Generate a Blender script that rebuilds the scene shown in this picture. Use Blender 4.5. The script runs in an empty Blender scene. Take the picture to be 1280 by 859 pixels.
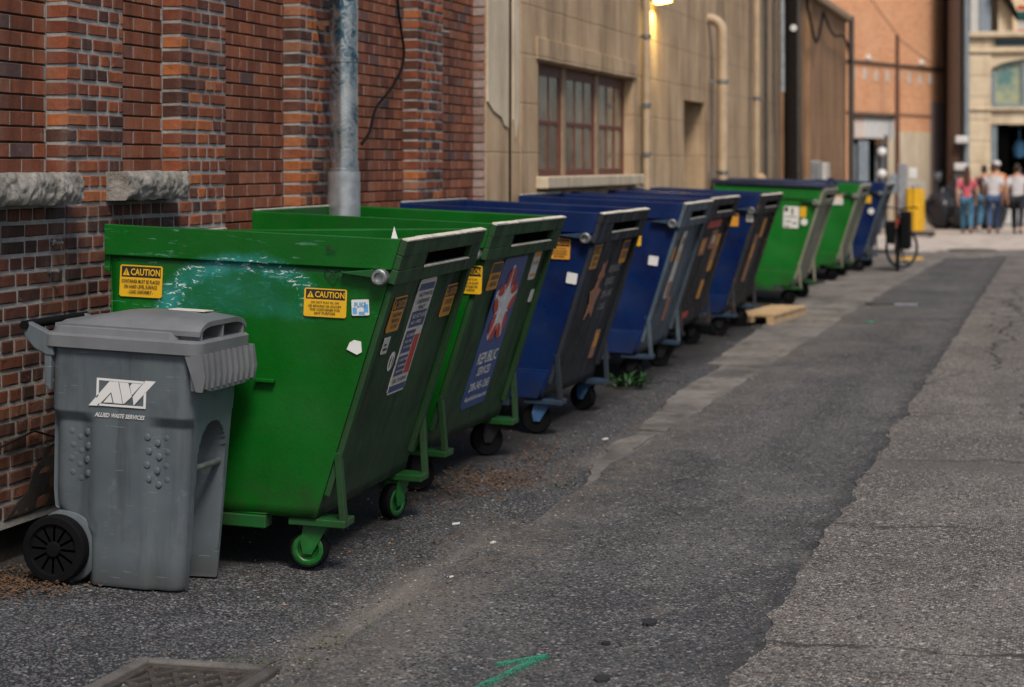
import bpy, bmesh, math, random
from mathutils import Vector, Matrix, noise
R = math.radians
random.seed(7)
SC = bpy.context.scene
COL = SC.collection

# ------------------------------------------------------------------ camera, world, sun, exposure
cam = bpy.data.cameras.new('camera')
cam_o = bpy.data.objects.new('camera', cam); COL.objects.link(cam_o)
cam_o.location = (0, 0, 1.7)
cam_o.rotation_euler = (R(90), 0, R(14.9657))
cam.sensor_width = 36; cam.lens = 73.125
cam.shift_y = -(429.5 - 205) / 1280
cam.clip_start = 0.1; cam.clip_end = 1000
cam.dof.use_dof = True; cam.dof.focus_distance = 8.5; cam.dof.aperture_fstop = 3.0
SC.camera = cam_o
W = bpy.data.worlds.new("World"); SC.world = W; W.use_nodes = True
wn = W.node_tree.nodes; wl = W.node_tree.links
sky = wn.new('ShaderNodeTexSky'); sky.sky_type = 'NISHITA'; sky.sun_disc = False
SUN_EL, SUN_AZ = R(52), R(152)        # azimuth clockwise from +Y: behind the camera, to its right
sky.sun_elevation = SUN_EL; sky.sun_rotation = SUN_AZ
sky.dust_density = 3.0; sky.air_density = 1.0; sky.ozone_density = 1.0
bg = wn.get('Background') or wn.new('ShaderNodeBackground')
bg.inputs['Strength'].default_value = 0.05
wl.new(sky.outputs[0], bg.inputs['Color'])
sun = bpy.data.lights.new('sun', 'SUN'); sun.energy = 1.5; sun.angle = R(16); sun.color = (1.0, 0.92, 0.82)
sun_o = bpy.data.objects.new('sun', sun); COL.objects.link(sun_o)
sd = Vector((math.sin(SUN_AZ) * math.cos(SUN_EL), math.cos(SUN_AZ) * math.cos(SUN_EL), math.sin(SUN_EL)))
sun_o.rotation_euler = sd.to_track_quat('Z', 'Y').to_euler()
sun_o.location = (0, -10, 20)
SC.view_settings.view_transform = 'Standard'; SC.view_settings.look = 'None'
SC.view_settings.exposure = 1.25; SC.view_settings.gamma = 1.0

# ------------------------------------------------------------------ helpers
def tag(o, label=None, cat=None, group=None, kind=None):
    if label: o['label'] = label
    if cat: o['category'] = cat
    if group: o['group'] = group
    if kind: o['kind'] = kind
    return o

def empty(name, loc, rot=(0, 0, 0), label=None, cat=None, group=None):
    o = bpy.data.objects.new(name, None); COL.objects.link(o)
    o.location = loc; o.rotation_euler = rot; o.empty_display_size = 0.1
    return tag(o, label, cat, group)

class MB:
    def __init__(s): s.v = []; s.f = []; s.m = []
    def add(s, vs, fs, m=0):
        o = len(s.v); s.v += [tuple(p) for p in vs]
        for f in fs: s.f.append(tuple(i + o for i in f)); s.m.append(m)
        return s
    def box(s, x0, x1, y0, y1, z0, z1, m=0):
        vs = [(x, y, z) for x in (x0, x1) for y in (y0, y1) for z in (z0, z1)]
        return s.add(vs, [(0, 1, 3, 2), (4, 6, 7, 5), (0, 4, 5, 1), (2, 3, 7, 6), (0, 2, 6, 4), (1, 5, 7, 3)], m)
    def obox(s, o, u, v, n, u0, u1, v0, v1, n0, n1, m=0):
        o, u, v, n = Vector(o), Vector(u), Vector(v), Vector(n)
        vs = [o + u * a + v * b + n * c for a in (u0, u1) for b in (v0, v1) for c in (n0, n1)]
        return s.add(vs, [(0, 1, 3, 2), (4, 6, 7, 5), (0, 4, 5, 1), (2, 3, 7, 6), (0, 2, 6, 4), (1, 5, 7, 3)], m)
    def prism(s, poly, o, u, v, n, d0, d1, m=0):
        o, u, v, n = Vector(o), Vector(u), Vector(v), Vector(n); k = len(poly)
        vs = [o + u * a + v * b + n * d0 for a, b in poly] + [o + u * a + v * b + n * d1 for a, b in poly]
        fs = [tuple(range(k - 1, -1, -1)), tuple(range(k, 2 * k))] + [(i, (i + 1) % k, k + (i + 1) % k, k + i) for i in range(k)]
        return s.add(vs, fs, m)
    def tube(s, path, r, n=10, m=0, cap=True):
        P = [Vector(p) for p in path]; rs = r if isinstance(r, (list, tuple)) else [r] * len(P)
        vs = []; prev = None
        for i, p in enumerate(P):
            t = (P[min(i + 1, len(P) - 1)] - P[max(i - 1, 0)]).normalized()
            a = prev if prev is not None else (Vector((0, 0, 1)) if abs(t.z) < 0.9 else Vector((1, 0, 0)))
            b = t.cross(a).normalized(); a = b.cross(t).normalized(); prev = a
            for k in range(n):
                q = 2 * math.pi * k / n
                vs.append(p + (a * math.cos(q) + b * math.sin(q)) * rs[i])
        fs = [(i * n + k, i * n + (k + 1) % n, (i + 1) * n + (k + 1) % n, (i + 1) * n + k) for i in range(len(P) - 1) for k in range(n)]
        if cap: fs += [tuple(range(n - 1, -1, -1)), tuple(range((len(P) - 1) * n, len(P) * n))]
        return s.add(vs, fs, m)
    def lathe(s, prof, c, axis, n=24, m=0):      # prof: (radius, height along axis)
        ax = Vector(axis).normalized(); a = ax.orthogonal().normalized(); b = ax.cross(a); c = Vector(c)
        vs = [c + ax * h + (a * math.cos(2 * math.pi * k / n) + b * math.sin(2 * math.pi * k / n)) * max(r, 1e-4) for r, h in prof for k in range(n)]
        fs = [(i * n + k, i * n + (k + 1) % n, (i + 1) * n + (k + 1) % n, (i + 1) * n + k) for i in range(len(prof) - 1) for k in range(n)]
        fs += [tuple(range(n)), tuple(range((len(prof) - 1) * n, len(prof) * n))]
        return s.add(vs, fs, m)
    def grid(s, fn, nu, nv, m=0):
        vs = [fn(i / nu, j / nv) for i in range(nu + 1) for j in range(nv + 1)]
        w = nv + 1
        return s.add(vs, [(i * w + j, (i + 1) * w + j, (i + 1) * w + j + 1, i * w + j + 1) for i in range(nu) for j in range(nv)], m)
    def mesh(s, name, mats, smooth=None, recalc=True):
        me = bpy.data.meshes.new(name); me.from_pydata(s.v, [], s.f)
        for x in (mats if isinstance(mats, (list, tuple)) else [mats]): me.materials.append(x)
        me.polygons.foreach_set('material_index', s.m)
        if recalc:
            bm = bmesh.new(); bm.from_mesh(me); bmesh.ops.recalc_face_normals(bm, faces=bm.faces); bm.to_mesh(me); bm.free()
        if smooth is not None:
            me.polygons.foreach_set('use_smooth', [True] * len(me.polygons))
            if smooth < 180: me.set_sharp_from_angle(angle=R(smooth))
        me.update(); return me
    def build(s, name, mats, parent=None, smooth=None, bevel=None, loc=None, rot=None, recalc=True):
        o = bpy.data.objects.new(name, s.mesh(name, mats, smooth, recalc)); COL.objects.link(o)
        if parent is not None: o.parent = parent
        if loc is not None: o.location = loc
        if rot is not None: o.rotation_euler = rot
        if bevel:
            b = o.modifiers.new('bevel', 'BEVEL'); b.width = bevel; b.segments = 2; b.limit_method = 'ANGLE'; b.angle_limit = R(40)
        return o

def link(name, me, parent=None, loc=(0, 0, 0), rot=(0, 0, 0), scale=(1, 1, 1)):
    o = bpy.data.objects.new(name, me); COL.objects.link(o)
    o.parent = parent; o.location = loc; o.rotation_euler = rot; o.scale = scale
    return o

_txt = {}
def text_geo(st):
    """outline faces of a word, normalised: x 0..w with cap height 1"""
    if st not in _txt:
        cu = bpy.data.curves.new('lettering', 'FONT'); cu.body = st; cu.size = 1.0; cu.resolution_u = 2; cu.offset = 0.022
        ob = bpy.data.objects.new('lettering', cu); COL.objects.link(ob)
        bpy.context.view_layer.update()
        me = bpy.data.meshes.new_from_object(ob.evaluated_get(bpy.context.evaluated_depsgraph_get()))
        vs = [(v.co.x, v.co.y) for v in me.vertices]; fs = [tuple(p.vertices) for p in me.polygons]
        bpy.data.objects.remove(ob); bpy.data.curves.remove(cu); bpy.data.meshes.remove(me)
        x0 = min(v[0] for v in vs); x1 = max(v[0] for v in vs); y0 = min(v[1] for v in vs); y1 = max(v[1] for v in vs)
        _txt[st] = ([((x - x0) / (x1 - x0), (y - y0) / (y1 - y0)) for x, y in vs], fs)
    return _txt[st]
def put_text(mb, st, o, u, v, n, x0, x1, y0, y1, h=0.0006, m=0, slant=0.0):
    vs, fs = text_geo(st); o, u, v, n = Vector(o), Vector(u), Vector(v), Vector(n)
    mb.add([o + u * (x0 + (x1 - x0) * a + slant * (y1 - y0) * b) + v * (y0 + (y1 - y0) * b) + n * h for a, b in vs], fs, m)

class T:
    """small node-tree writer"""
    def __init__(s, name):
        s.m = bpy.data.materials.new(name); s.m.use_nodes = True; s.nt = s.m.node_tree; s.nt.nodes.clear()
        s.out = s.nt.nodes.new('ShaderNodeOutputMaterial'); s.b = s.nt.nodes.new('ShaderNodeBsdfPrincipled')
        s.nt.links.new(s.b.outputs[0], s.out.inputs[0]); s.tc = s.nt.nodes.new('ShaderNodeTexCoord')
        s.geo = s.nt.nodes.new('ShaderNodeNewGeometry'); s.oi = s.nt.nodes.new('ShaderNodeObjectInfo')
    def set(s, sock, val):
        if isinstance(val, bpy.types.NodeSocket): s.nt.links.new(val, sock)
        elif isinstance(val, (tuple, list)) and len(val) == 3 and sock.type == 'RGBA': sock.default_value = (*val, 1)
        else: sock.default_value = val
    def obj(s): return s.tc.outputs['Object']
    def pos(s): return s.geo.outputs['Position']
    def mapv(s, vec, scale=(1, 1, 1), loc=(0, 0, 0), rot=(0, 0, 0)):
        n = s.nt.nodes.new('ShaderNodeMapping'); s.set(n.inputs['Vector'], vec); n.inputs['Scale'].default_value = scale
        s.set(n.inputs['Location'], loc); n.inputs['Rotation'].default_value = rot
        return n.outputs[0]
    def noise(s, vec, scale, detail=4, rough=0.55, dist=0.0, out=0):
        n = s.nt.nodes.new('ShaderNodeTexNoise'); s.set(n.inputs['Vector'], vec)
        n.inputs['Scale'].default_value = scale; n.inputs['Detail'].default_value = detail; n.inputs['Roughness'].default_value = rough; n.inputs['Distortion'].default_value = dist
        return n.outputs[out]
    def vor(s, vec, scale, feature='F1', out='Distance', rnd=1.0):
        n = s.nt.nodes.new('ShaderNodeTexVoronoi'); n.feature = feature; s.set(n.inputs['Vector'], vec); n.inputs['Scale'].default_value = scale
        n.inputs['Randomness'].default_value = rnd
        return n.outputs[out]
    def math(s, op, a, b=0.0, c=None, clamp=False):
        n = s.nt.nodes.new('ShaderNodeMath'); n.operation = op; n.use_clamp = clamp; s.set(n.inputs[0], a); s.set(n.inputs[1], b)
        if c is not None: s.set(n.inputs[2], c)
        return n.outputs[0]
    def ramp(s, f, lo, hi, a=0.0, b=1.0, smooth=False):
        n = s.nt.nodes.new('ShaderNodeMapRange'); n.clamp = True
        if smooth: n.interpolation_type = 'SMOOTHSTEP'
        s.set(n.inputs[0], f); s.set(n.inputs[1], lo); s.set(n.inputs[2], hi); s.set(n.inputs[3], a); s.set(n.inputs[4], b)
        return n.outputs[0]
    def cramp(s, f, stops):
        n = s.nt.nodes.new('ShaderNodeValToRGB'); s.set(n.inputs[0], f); e = n.color_ramp.elements
        while len(e) < len(stops): e.new(0.5)
        for k, (p, c) in enumerate(stops): e[k].position = p; e[k].color = (*c, 1)
        return n.outputs[0]
    def mix(s, f, a, b, blend='MIX'):
        n = s.nt.nodes.new('ShaderNodeMix'); n.data_type = 'RGBA'; n.blend_type = blend; n.clamp_factor = True
        s.set(n.inputs[0], f); s.set(n.inputs[6], a); s.set(n.inputs[7], b)
        return n.outputs[2]
    def sep(s, vec):
        n = s.nt.nodes.new('ShaderNodeSeparateXYZ'); s.set(n.inputs[0], vec); return n.outputs
    def bump(s, h, strength=0.3, dist=0.01, nrm=None):
        n = s.nt.nodes.new('ShaderNodeBump'); n.inputs['Strength'].default_value = strength; n.inputs['Distance'].default_value = dist
        s.set(n.inputs['Height'], h)
        if nrm is not None: s.set(n.inputs['Normal'], nrm)
        return n.outputs[0]
    def fin(s, col, rough=0.6, nrm=None, metal=0.0, spec=None):
        s.set(s.b.inputs['Base Color'], col); s.set(s.b.inputs['Roughness'], rough); s.set(s.b.inputs['Metallic'], metal)
        if nrm is not None: s.set(s.b.inputs['Normal'], nrm)
        if spec is not None: s.set(s.b.inputs['Specular IOR Level'], spec)
        return s.m

def sc3(c, k): return tuple(min(1, x * k) for x in c)

def plain(name, c, rough=0.55, var=0.25, scale=12, metal=0.0, bump=0.1, dirt=0.0, spec=None):
    t = T(name); n = t.noise(t.obj(), scale, 6, 0.6)
    col = t.mix(t.ramp(n, 0.3, 0.7), sc3(c, 1 - var), sc3(c, 1 + var * 0.6))
    if dirt:
        d = t.ramp(t.noise(t.mapv(t.obj(), (1, 1, 0.35)), scale * 0.35, 8, 0.65), 0.48, 0.72)
        col = t.mix(t.math('MULTIPLY', d, dirt), col, (0.045, 0.035, 0.027))
    return t.fin(col, t.ramp(n, 0.3, 0.7, max(0.05, rough - 0.08), min(1, rough + 0.1)), t.bump(t.noise(t.obj(), scale * 5, 4), bump, 0.004), metal, spec)

def paint(name, c, fade, grime=0.3, rust=0.1, scuff=0.1, rough=0.42, rustcol=(0.09, 0.03, 0.012), mark=None):
    t = T(name); P = t.obj()
    big = t.noise(P, 2.2, 5, 0.6)
    col = t.mix(t.ramp(big, 0.32, 0.7), c, fade)
    st = t.noise(t.mapv(P, (3.2, 3.2, 0.55), rot=(.06, .03, 0)), 2.0, 7, 0.66, .35)                       # rain streaks
    g = t.math('MULTIPLY', t.ramp(st, 0.62 - 0.34 * grime, 0.8 - 0.22 * grime, smooth=True), min(1.0, grime * 1.25))
    col = t.mix(g, col, (0.009, 0.0085, 0.007))
    gl = t.math('MULTIPLY', t.ramp(t.noise(P, 6, 8, 0.7), 0.45, 0.75), min(0.8, grime * 0.8))
    col = t.mix(gl, col, (0.026, 0.021, 0.015))
    s1 = t.noise(t.mapv(P, (1, 1, 2.2), rot=(0.3, 0.5, 0.1)), 9, 8, 0.75, 1.2)  # scuffs and bare spots
    col = t.mix(t.math('MULTIPLY', t.ramp(s1, 0.68 - 0.07 * scuff, 0.74), min(1, scuff * 1.6)), col, (0.22, 0.25, 0.23))
    hz = t.ramp(t.noise(t.mapv(P, (1, 1, .6), (4, 2, 1)), 1.7, 7, .65), .52, .72, 0, .35)
    col = t.mix(hz, col, sc3(fade, 1.7))
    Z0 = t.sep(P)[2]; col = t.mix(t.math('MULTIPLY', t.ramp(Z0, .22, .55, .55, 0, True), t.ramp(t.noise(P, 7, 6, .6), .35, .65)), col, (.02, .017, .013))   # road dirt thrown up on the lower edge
    fine = t.noise(t.mapv(P, (3, 3, 40), rot=(0.2, 0.9, 0.4)), 4, 3, 0.5)
    col = t.mix(t.math('MULTIPLY', t.ramp(fine, 0.73, 0.77), scuff * .2), col, sc3(fade, 2.0))
    if mark:                                                                  # a rubbed patch with its own place
        x0, x1, z0, z1 = mark; X = t.sep(P)
        wx = t.noise(P, 5, 4, 0.6, 0.4)
        cx_, cz_, ra, rb = (x0 + x1) / 2, z0, (x1 - x0) / 2, z1 - z0
        jx = t.math('MULTIPLY', t.math('SUBTRACT', wx, .5), .10)
        ex = t.math('DIVIDE', t.math('SUBTRACT', t.math('ADD', X[0], jx), cx_), ra); ez = t.math('DIVIDE', t.math('SUBTRACT', t.math('ADD', X[2], jx), cz_), rb)
        rr_ = t.math('SQRT', t.math('ADD', t.math('MULTIPLY', ex, ex), t.math('MULTIPLY', ez, ez)))
        mx = t.math('MULTIPLY', t.ramp(ez, -.05, .12, smooth=True), t.math('MULTIPLY', t.ramp(ex, .55, 1.25, 1, .15, smooth=True), t.ramp(X[1], -.4, -.6)))
        up = t.math('MULTIPLY', t.ramp(t.math('ABSOLUTE', t.math('SUBTRACT', rr_, .93)), 0.02, .26, 1, 0, smooth=True), mx)
        halo = t.math('MULTIPLY', t.math('MULTIPLY', t.ramp(rr_, .75, 1.15, 1, 0, smooth=True), mx), .28)
        left = t.math('MULTIPLY', t.ramp(ex, -.45, -.75, 0, .5, smooth=True), up)
        mk = t.math('MULTIPLY', t.math('MAXIMUM', up, halo), t.ramp(wx, 0.34, 0.60, 0.22, 1.0), clamp=True)
        col = t.mix(t.math('MULTIPLY', mk, 0.80, clamp=True), col, (0.02, 0.20, 0.19))
        sw = t.ramp(t.noise(t.mapv(P, (1, 1, 1.6), rot=(0, -.5, 0)), 9, 8, .78, 1.6), .55, .66); col = t.mix(t.math('MULTIPLY', t.math('MULTIPLY', sw, mk), .7), col, (.05, .33, .36))
        sp = t.ramp(t.noise(t.mapv(P, (1, 1, 2.6), rot=(0, 0.5, 0)), 26, 6, 0.7, 0.8), 0.565, 0.63)
        col = t.mix(t.math('MULTIPLY', sp, t.ramp(t.math('ADD', up, left), 0.15, 1.0)), col, (0.62, 0.72, 0.72))
        fl = t.ramp(t.noise(t.mapv(P, (1, 1, 7)), 7, 6, 0.7), 0.60, 0.66)
        col = t.mix(t.math('MULTIPLY', t.math('MULTIPLY', fl, mx), 0.25), col, (0.25, 0.5, 0.47))
    r = t.noise(P, 16, 8, 0.72, 0.6)
    rm = t.math('MULTIPLY', t.ramp(r, 0.70 - 0.16 * rust, 0.74 - 0.12 * rust), min(1, rust * 4))
    col = t.mix(rm, col, rustcol)
    ro = t.math('ADD', t.ramp(t.noise(P, 5, 5), 0.3, 0.7, rough - 0.1, rough + 0.12), t.math('MULTIPLY', t.math('ADD', g, rm), 0.35), clamp=True)
    h = t.math('ADD', t.noise(P, 60, 3), t.math('MULTIPLY', t.noise(P, 7, 3), 2.0))
    return t.fin(col, ro, t.bump(h, 0.12, 0.006), spec=0.3)

def printed(name, c, rough=0.45, wear=0.2):
    t = T(name); P = t.obj(); n = t.noise(P, 18, 8, 0.7)
    col = t.mix(t.ramp(n, 0.62 - 0.12 * wear, 0.70, 0, min(1, wear * 1.5)), c, (0.08, 0.07, 0.055))
    col = t.mix(t.ramp(t.noise(P, 5, 4), 0.35, 0.7, 0, 0.25), col, sc3(c, 0.55))
    return t.fin(col, rough)

# ------------------------------------------------------------------ materials
def brick_mat(name, stops, white, soot, rough_amt):
    t = T(name); P = t.obj()
    rnd = t.math('FRACT', t.math('ADD', t.math('MULTIPLY', t.geo.outputs['Random Per Island'], 7.31), t.oi.outputs['Random']))
    off = t.nt.nodes.new('ShaderNodeCombineXYZ'); t.set(off.inputs[0], t.math('MULTIPLY', rnd, 37.0)); t.set(off.inputs[1], t.math('MULTIPLY', rnd, 91.0))
    V = t.mapv(P, loc=off.outputs[0])
    Wp = t.pos()
    col = t.cramp(rnd, stops)
    n = t.noise(V, 22, 6, 0.65)
    col = t.mix(t.ramp(n, 0.3, 0.75), t.mix(0.42, col, (0.03, 0.012, 0.008)), col)
    sp = t.noise(V, 120, 4, 0.7)
    col = t.mix(t.ramp(sp, 0.62, 0.75, 0, 0.5), col, (0.35, 0.15, 0.09))
    so = t.ramp(t.noise(t.mapv(Wp, (1, 1, .5)), 2.0, 7, 0.62), 0.5, 0.75, 0, soot)
    col = t.mix(so, col, (0.022, 0.015, 0.013))
    dn = t.noise(t.mapv(Wp, (1, 1, .18)), 7.0, 7, .65); col = t.mix(t.ramp(dn, .50, .72, 0, .35), col, (.20, .145, .115)); col = t.mix(t.ramp(dn, .46, .32, 0, .5), col, (.03, .016, .012))
    wv = t.math('ADD', t.noise(V, 14, 8, 0.7, 0.5), t.math('MULTIPLY', t.math('SUBTRACT', t.noise(Wp, 2.6, 4), 0.5), 0.5))
    col = t.mix(t.ramp(wv, 0.66 - 0.12 * white, 0.80 - 0.12 * white, 0, min(1, white * 1.3)), col, (0.42, 0.38, 0.34))
    h = t.math('ADD', t.noise(V, 70, 5, 0.7), t.math('MULTIPLY', n, 1.5))
    return t.fin(col, 0.82, t.bump(h, 0.35 * rough_amt, 0.006), spec=0.3)
M = {}
M['panel_brick'] = brick_mat('panel_brick', [(0, (0.125, 0.036, 0.017)), (0.35, (0.19, 0.055, 0.025)), (0.75, (0.25, 0.078, 0.034)), (0.95, (0.29, 0.10, 0.046)), (0.985, (0.10, 0.058, 0.055))], 0.20, 0.4, 0.9)
M['rough_brick'] = brick_mat('rough_brick', [(0, (0.045, 0.020, 0.015)), (0.25, (0.10, 0.030, 0.017)), (0.5, (0.20, 0.052, 0.023)), (0.75, (0.28, 0.080, 0.028)), (0.92, (0.40, 0.125, 0.034)), (1.0, (0.24, 0.13, 0.09))], 0.16, 0.5, 1.3)
def mortar_mat(name, a, b, scale=18):
    t = T(name); P = t.pos(); n = t.noise(P, scale, 8, 0.7); n2 = t.noise(P, 2.3, 5)
    col = t.mix(t.ramp(n, 0.3, 0.7), a, b); col = t.mix(t.ramp(n2, 0.42, 0.72, 0, 0.6), col, (0.05, 0.043, 0.038))
    return t.fin(col, 0.95, t.bump(t.noise(P, 90, 6, 0.75), 0.8, 0.008), spec=0.2)
M['mortar'] = mortar_mat('mortar', (0.22, 0.21, 0.20), (0.36, 0.35, 0.33))
M['mortar_dark'] = mortar_mat('mortar_dark', (0.075, 0.06, 0.05), (0.15, 0.125, 0.105))
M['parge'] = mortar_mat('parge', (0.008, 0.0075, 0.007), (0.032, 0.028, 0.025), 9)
def stone_mat():
    t = T('rock_faced_stone'); P = t.pos(); n = t.noise(P, 9, 9, 0.7); n2 = t.noise(P, 40, 6, 0.7)
    col = t.mix(t.ramp(n, 0.3, 0.7), (0.11, 0.10, 0.082), (0.34, 0.325, 0.30))
    col = t.mix(t.ramp(n2, 0.56, 0.7, 0, 0.8), col, (0.05, 0.045, 0.04))
    return t.fin(col, 0.9, t.bump(t.noise(P, 55, 8, 0.75), 0.9, 0.012), spec=0.25)
M['stone'] = stone_mat()
def stucco(name, a, b, stain, lines=0.0, block=0.0):
    t = T(name); P = t.pos(); X = t.sep(P)
    n = t.noise(P, 1.6, 8, 0.65); n2 = t.noise(t.mapv(P, (1, 1, .22)), 3.0, 7, 0.6)
    col = t.mix(t.ramp(n, 0.3, 0.7), a, b)
    col = t.mix(t.ramp(n2, 0.46, 0.74, 0, 0.8), col, stain); n3 = t.noise(t.mapv(P, (1, 1, .09)), 5.0, 6, 0.6); col = t.mix(t.ramp(n3, 0.55, 0.72, 0, 0.5), col, sc3(stain, .7))
    col = t.mix(t.ramp(t.noise(P, 14, 8, 0.75), 0.60, 0.72, 0, 0.45), col, stain)
    col = t.mix(t.ramp(X[2], 0.9, 1.9, 0.28, 0, True), col, sc3(stain, 0.6))   # splash-back dirt from the ground
    h = t.math('ADD', t.noise(P, 38, 8, 0.7), t.math('MULTIPLY', t.noise(P, 3, 4), 2))
    if lines:
        f = t.math('ABSOLUTE', t.math('SUBTRACT', t.math('FRACT', t.math('MULTIPLY', t.math('ADD', X[2], t.math('MULTIPLY', t.noise(P, 1.2, 3), .03)), 1 / 0.4)), 0.5))
        l = t.ramp(f, 0.0, 0.03, 1, 0)
        col = t.mix(t.math('MULTIPLY', l, lines), col, sc3(stain, 0.8)); h = t.math('SUBTRACT', h, t.math('MULTIPLY', l, 0.6))
    return t.fin(col, 0.9, t.bump(h, 0.45, 0.01), spec=0.25)
M['stucco'] = stucco('tan_stucco', (0.36, 0.25, 0.15), (0.50, 0.365, 0.235), (0.15, 0.10, 0.062), 0.35)
M['stucco_brown'] = stucco('brown_stucco', (0.24, 0.135, 0.07), (0.32, 0.19, 0.105), (0.10, 0.055, 0.03), 0.2)
M['plaster'] = stucco('cream_plaster', (0.46, 0.38, 0.27), (0.60, 0.52, 0.40), (0.25, 0.19, 0.13))
M['cream'] = stucco('cream_paint', (0.52, 0.43, 0.31), (0.60, 0.51, 0.38), (0.35, 0.27, 0.18))
M['limestone'] = stucco('limestone', (0.56, 0.45, 0.31), (0.68, 0.57, 0.42), (0.40, 0.30, 0.20), 0.25)

def asphalt(name, dark, light, stone, stone_amt, patch, cracks=0.0, rough=0.85, sc=95, dust=0.0, seam=False):
    t = T(name); P = t.pos(); X = t.sep(P)
    P2 = t.mapv(P, (1, 1, 0))
    big = t.noise(P2, 0.9, 6, 0.6); mid = t.noise(P2, 5, 7, 0.65)
    col = t.mix(t.ramp(big, 0.3, 0.7), dark, light)
    col = t.mix(t.ramp(mid, 0.52, 0.75, 0, 0.6), col, patch)
    tyre = t.noise(t.mapv(P2, (2.6, .16, 1)), 1.0, 5, .6)
    col = t.mix(t.ramp(tyre, .50, .72, 0, .6), col, sc3(dark, .55)); col = t.mix(t.ramp(tyre, .47, .30, 0, .45), col, patch)
    wl_ = t.noise(t.mapv(P2, (1, .5, 1), (11, 3, 0)), 1.1, 8, .7, .4); col = t.mix(t.ramp(wl_, .50, .62, 0, .65), col, sc3(patch, 1.05)); col = t.mix(t.ramp(wl_, .44, .34, 0, .65), col, sc3(dark, .6))
    oil = t.noise(t.mapv(P2, (1, .45, 1), (3, 7, 0)), .8, 7, .68); col = t.mix(t.ramp(oil, .58, .72, 0, .7), col, sc3(dark, .6))
    vc = t.vor(P2, sc, 'F1', 'Color'); vs = t.sep(vc); vd = t.vor(P2, sc, 'F1', 'Distance')
    stc = t.mix(vs[1], stone, sc3(stone, 2.0)); stc = t.mix(t.math('GREATER_THAN', vs[2], 0.93), stc, (0.17, 0.11, 0.08))
    on = t.math('MULTIPLY', t.math('GREATER_THAN', vs[0], 1 - stone_amt), t.ramp(vd, 0.45, 0.6, 1, 0))
    col = t.mix(t.math('MULTIPLY', on, t.ramp(mid, 0.3, 0.6, 0.35, 1.0)), col, stc)
    dk = t.math('MULTIPLY', t.math('LESS_THAN', vs[0], 0.18), 0.85)
    col = t.mix(dk, col, sc3(dark, 0.25))
    g2 = t.vor(P2, sc * 0.38, 'F1', 'Color'); g2s = t.sep(g2); g2d = t.vor(P2, sc * 0.38, 'F1', 'Distance')
    on2 = t.math('MULTIPLY', t.math('GREATER_THAN', g2s[0], 0.93), t.ramp(g2d, 0.28, 0.36, 1, 0))
    col = t.mix(t.math('MULTIPLY', on2, 0.85), col, sc3(stone, 2.2))
    h = t.math('ADD', t.math('MULTIPLY', vd, -1.0), t.math('MULTIPLY', mid, 1.2))
    if dust:
        soil_shade = t.math('ADD', t.math('ADD', X[0], t.ramp(X[1], 8.4, 7.2, 0, 1.2)), t.math('MULTIPLY', t.math('SUBTRACT', t.noise(P2, 2.4, 6, .65), .5), .7)); col = t.mix(t.ramp(soil_shade, -2.95, -3.25, 0, .8, True), col, (.010, .009, .008))   # oily soil with the shade beneath the bins painted into the colour
        d = t.math('MULTIPLY', t.ramp(X[0], -2.95, -2.5, 0, 1, True), t.ramp(t.noise(t.mapv(P2, (1.6, .35, 1)), 1.6, 6, .6), 0.42, 0.7))
        col = t.mix(t.math('MULTIPLY', d, dust), col, (0.20, 0.175, 0.15))
    if seam:                                              # loose dirt and broken tar along the joint to the old paving
        e = t.math('ADD', X[0], t.math('MULTIPLY', t.math('SUBTRACT', t.noise(P2, 3.5, 6, .65), .5), .45))
        col = t.mix(t.math('MULTIPLY', t.ramp(e, -1.20, -1.06, 0, .75, True), t.ramp(mid, .3, .6, .4, 1)), col, sc3(dark, .5))
        e2 = t.math('ADD', X[0], t.math('MULTIPLY', t.math('SUBTRACT', t.noise(t.mapv(P2, (1, .3, 1)), 2.2, 5), .5), .5))
        col = t.mix(t.math('MULTIPLY', t.ramp(e2, -2.45, -2.05, .7, 0, True), t.ramp(mid, .35, .65)), col, (0.105, 0.09, 0.075))
    if cracks:
        for cx_, y0_, y1_, ph, wd in ((-.72, 17.5, 29.5, 1.3, .02), (-.55, 22.0, 27.0, 7.7, .016), (-.25, 14.0, 19.0, 4.1, .010), (-.5, 29.0, 35.0, 9.0, .02)):
            w1 = t.math('MULTIPLY', t.math('SUBTRACT', t.noise(t.mapv(P2, (0.02, .55, 1), (ph, ph * 2, 0)), 1.0, 5, .6), .5), 1.5)
            dd = t.math('ABSOLUTE', t.math('SUBTRACT', t.math('ADD', X[0], w1), cx_))
            c = t.math('MULTIPLY', t.ramp(dd, wd * .4, wd, .95, 0), t.math('MULTIPLY', t.math('GREATER_THAN', X[1], y0_), t.math('LESS_THAN', X[1], y1_)))
            col = t.mix(c, col, (0.012, 0.011, 0.01)); h = t.math('SUBTRACT', h, t.math('MULTIPLY', c, 2.0))
        wv = t.mix(0.2, P2, t.noise(P2, 1.6, 5, 0.6, 0, 1))
        for scl, wd, amt in ((0.34, 0.004, 1.0), (0.95, 0.009, 0.8)):
            e = t.vor(wv, scl, 'DISTANCE_TO_EDGE', 'Distance')
            gate = t.math('MULTIPLY', t.ramp(t.noise(P2, 0.55, 2), 0.42, 0.55), t.ramp(X[1], 13.0, 20.0, 0.12 if scl > .5 else 0.0, 1.0))
            c = t.math('MULTIPLY', t.math('MULTIPLY', t.ramp(e, wd * 0.3, wd, 1, 0), amt * cracks), gate)
            col = t.mix(c, col, (0.012, 0.011, 0.01)); h = t.math('SUBTRACT', h, t.math('MULTIPLY', c, 2.5))
        # paving seams that run across the alley
        yy = t.math('ADD', X[1], t.math('MULTIPLY', t.math('SUBTRACT', t.noise(P2, 2.2, 5, .65), 0.5), 0.5))
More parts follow.
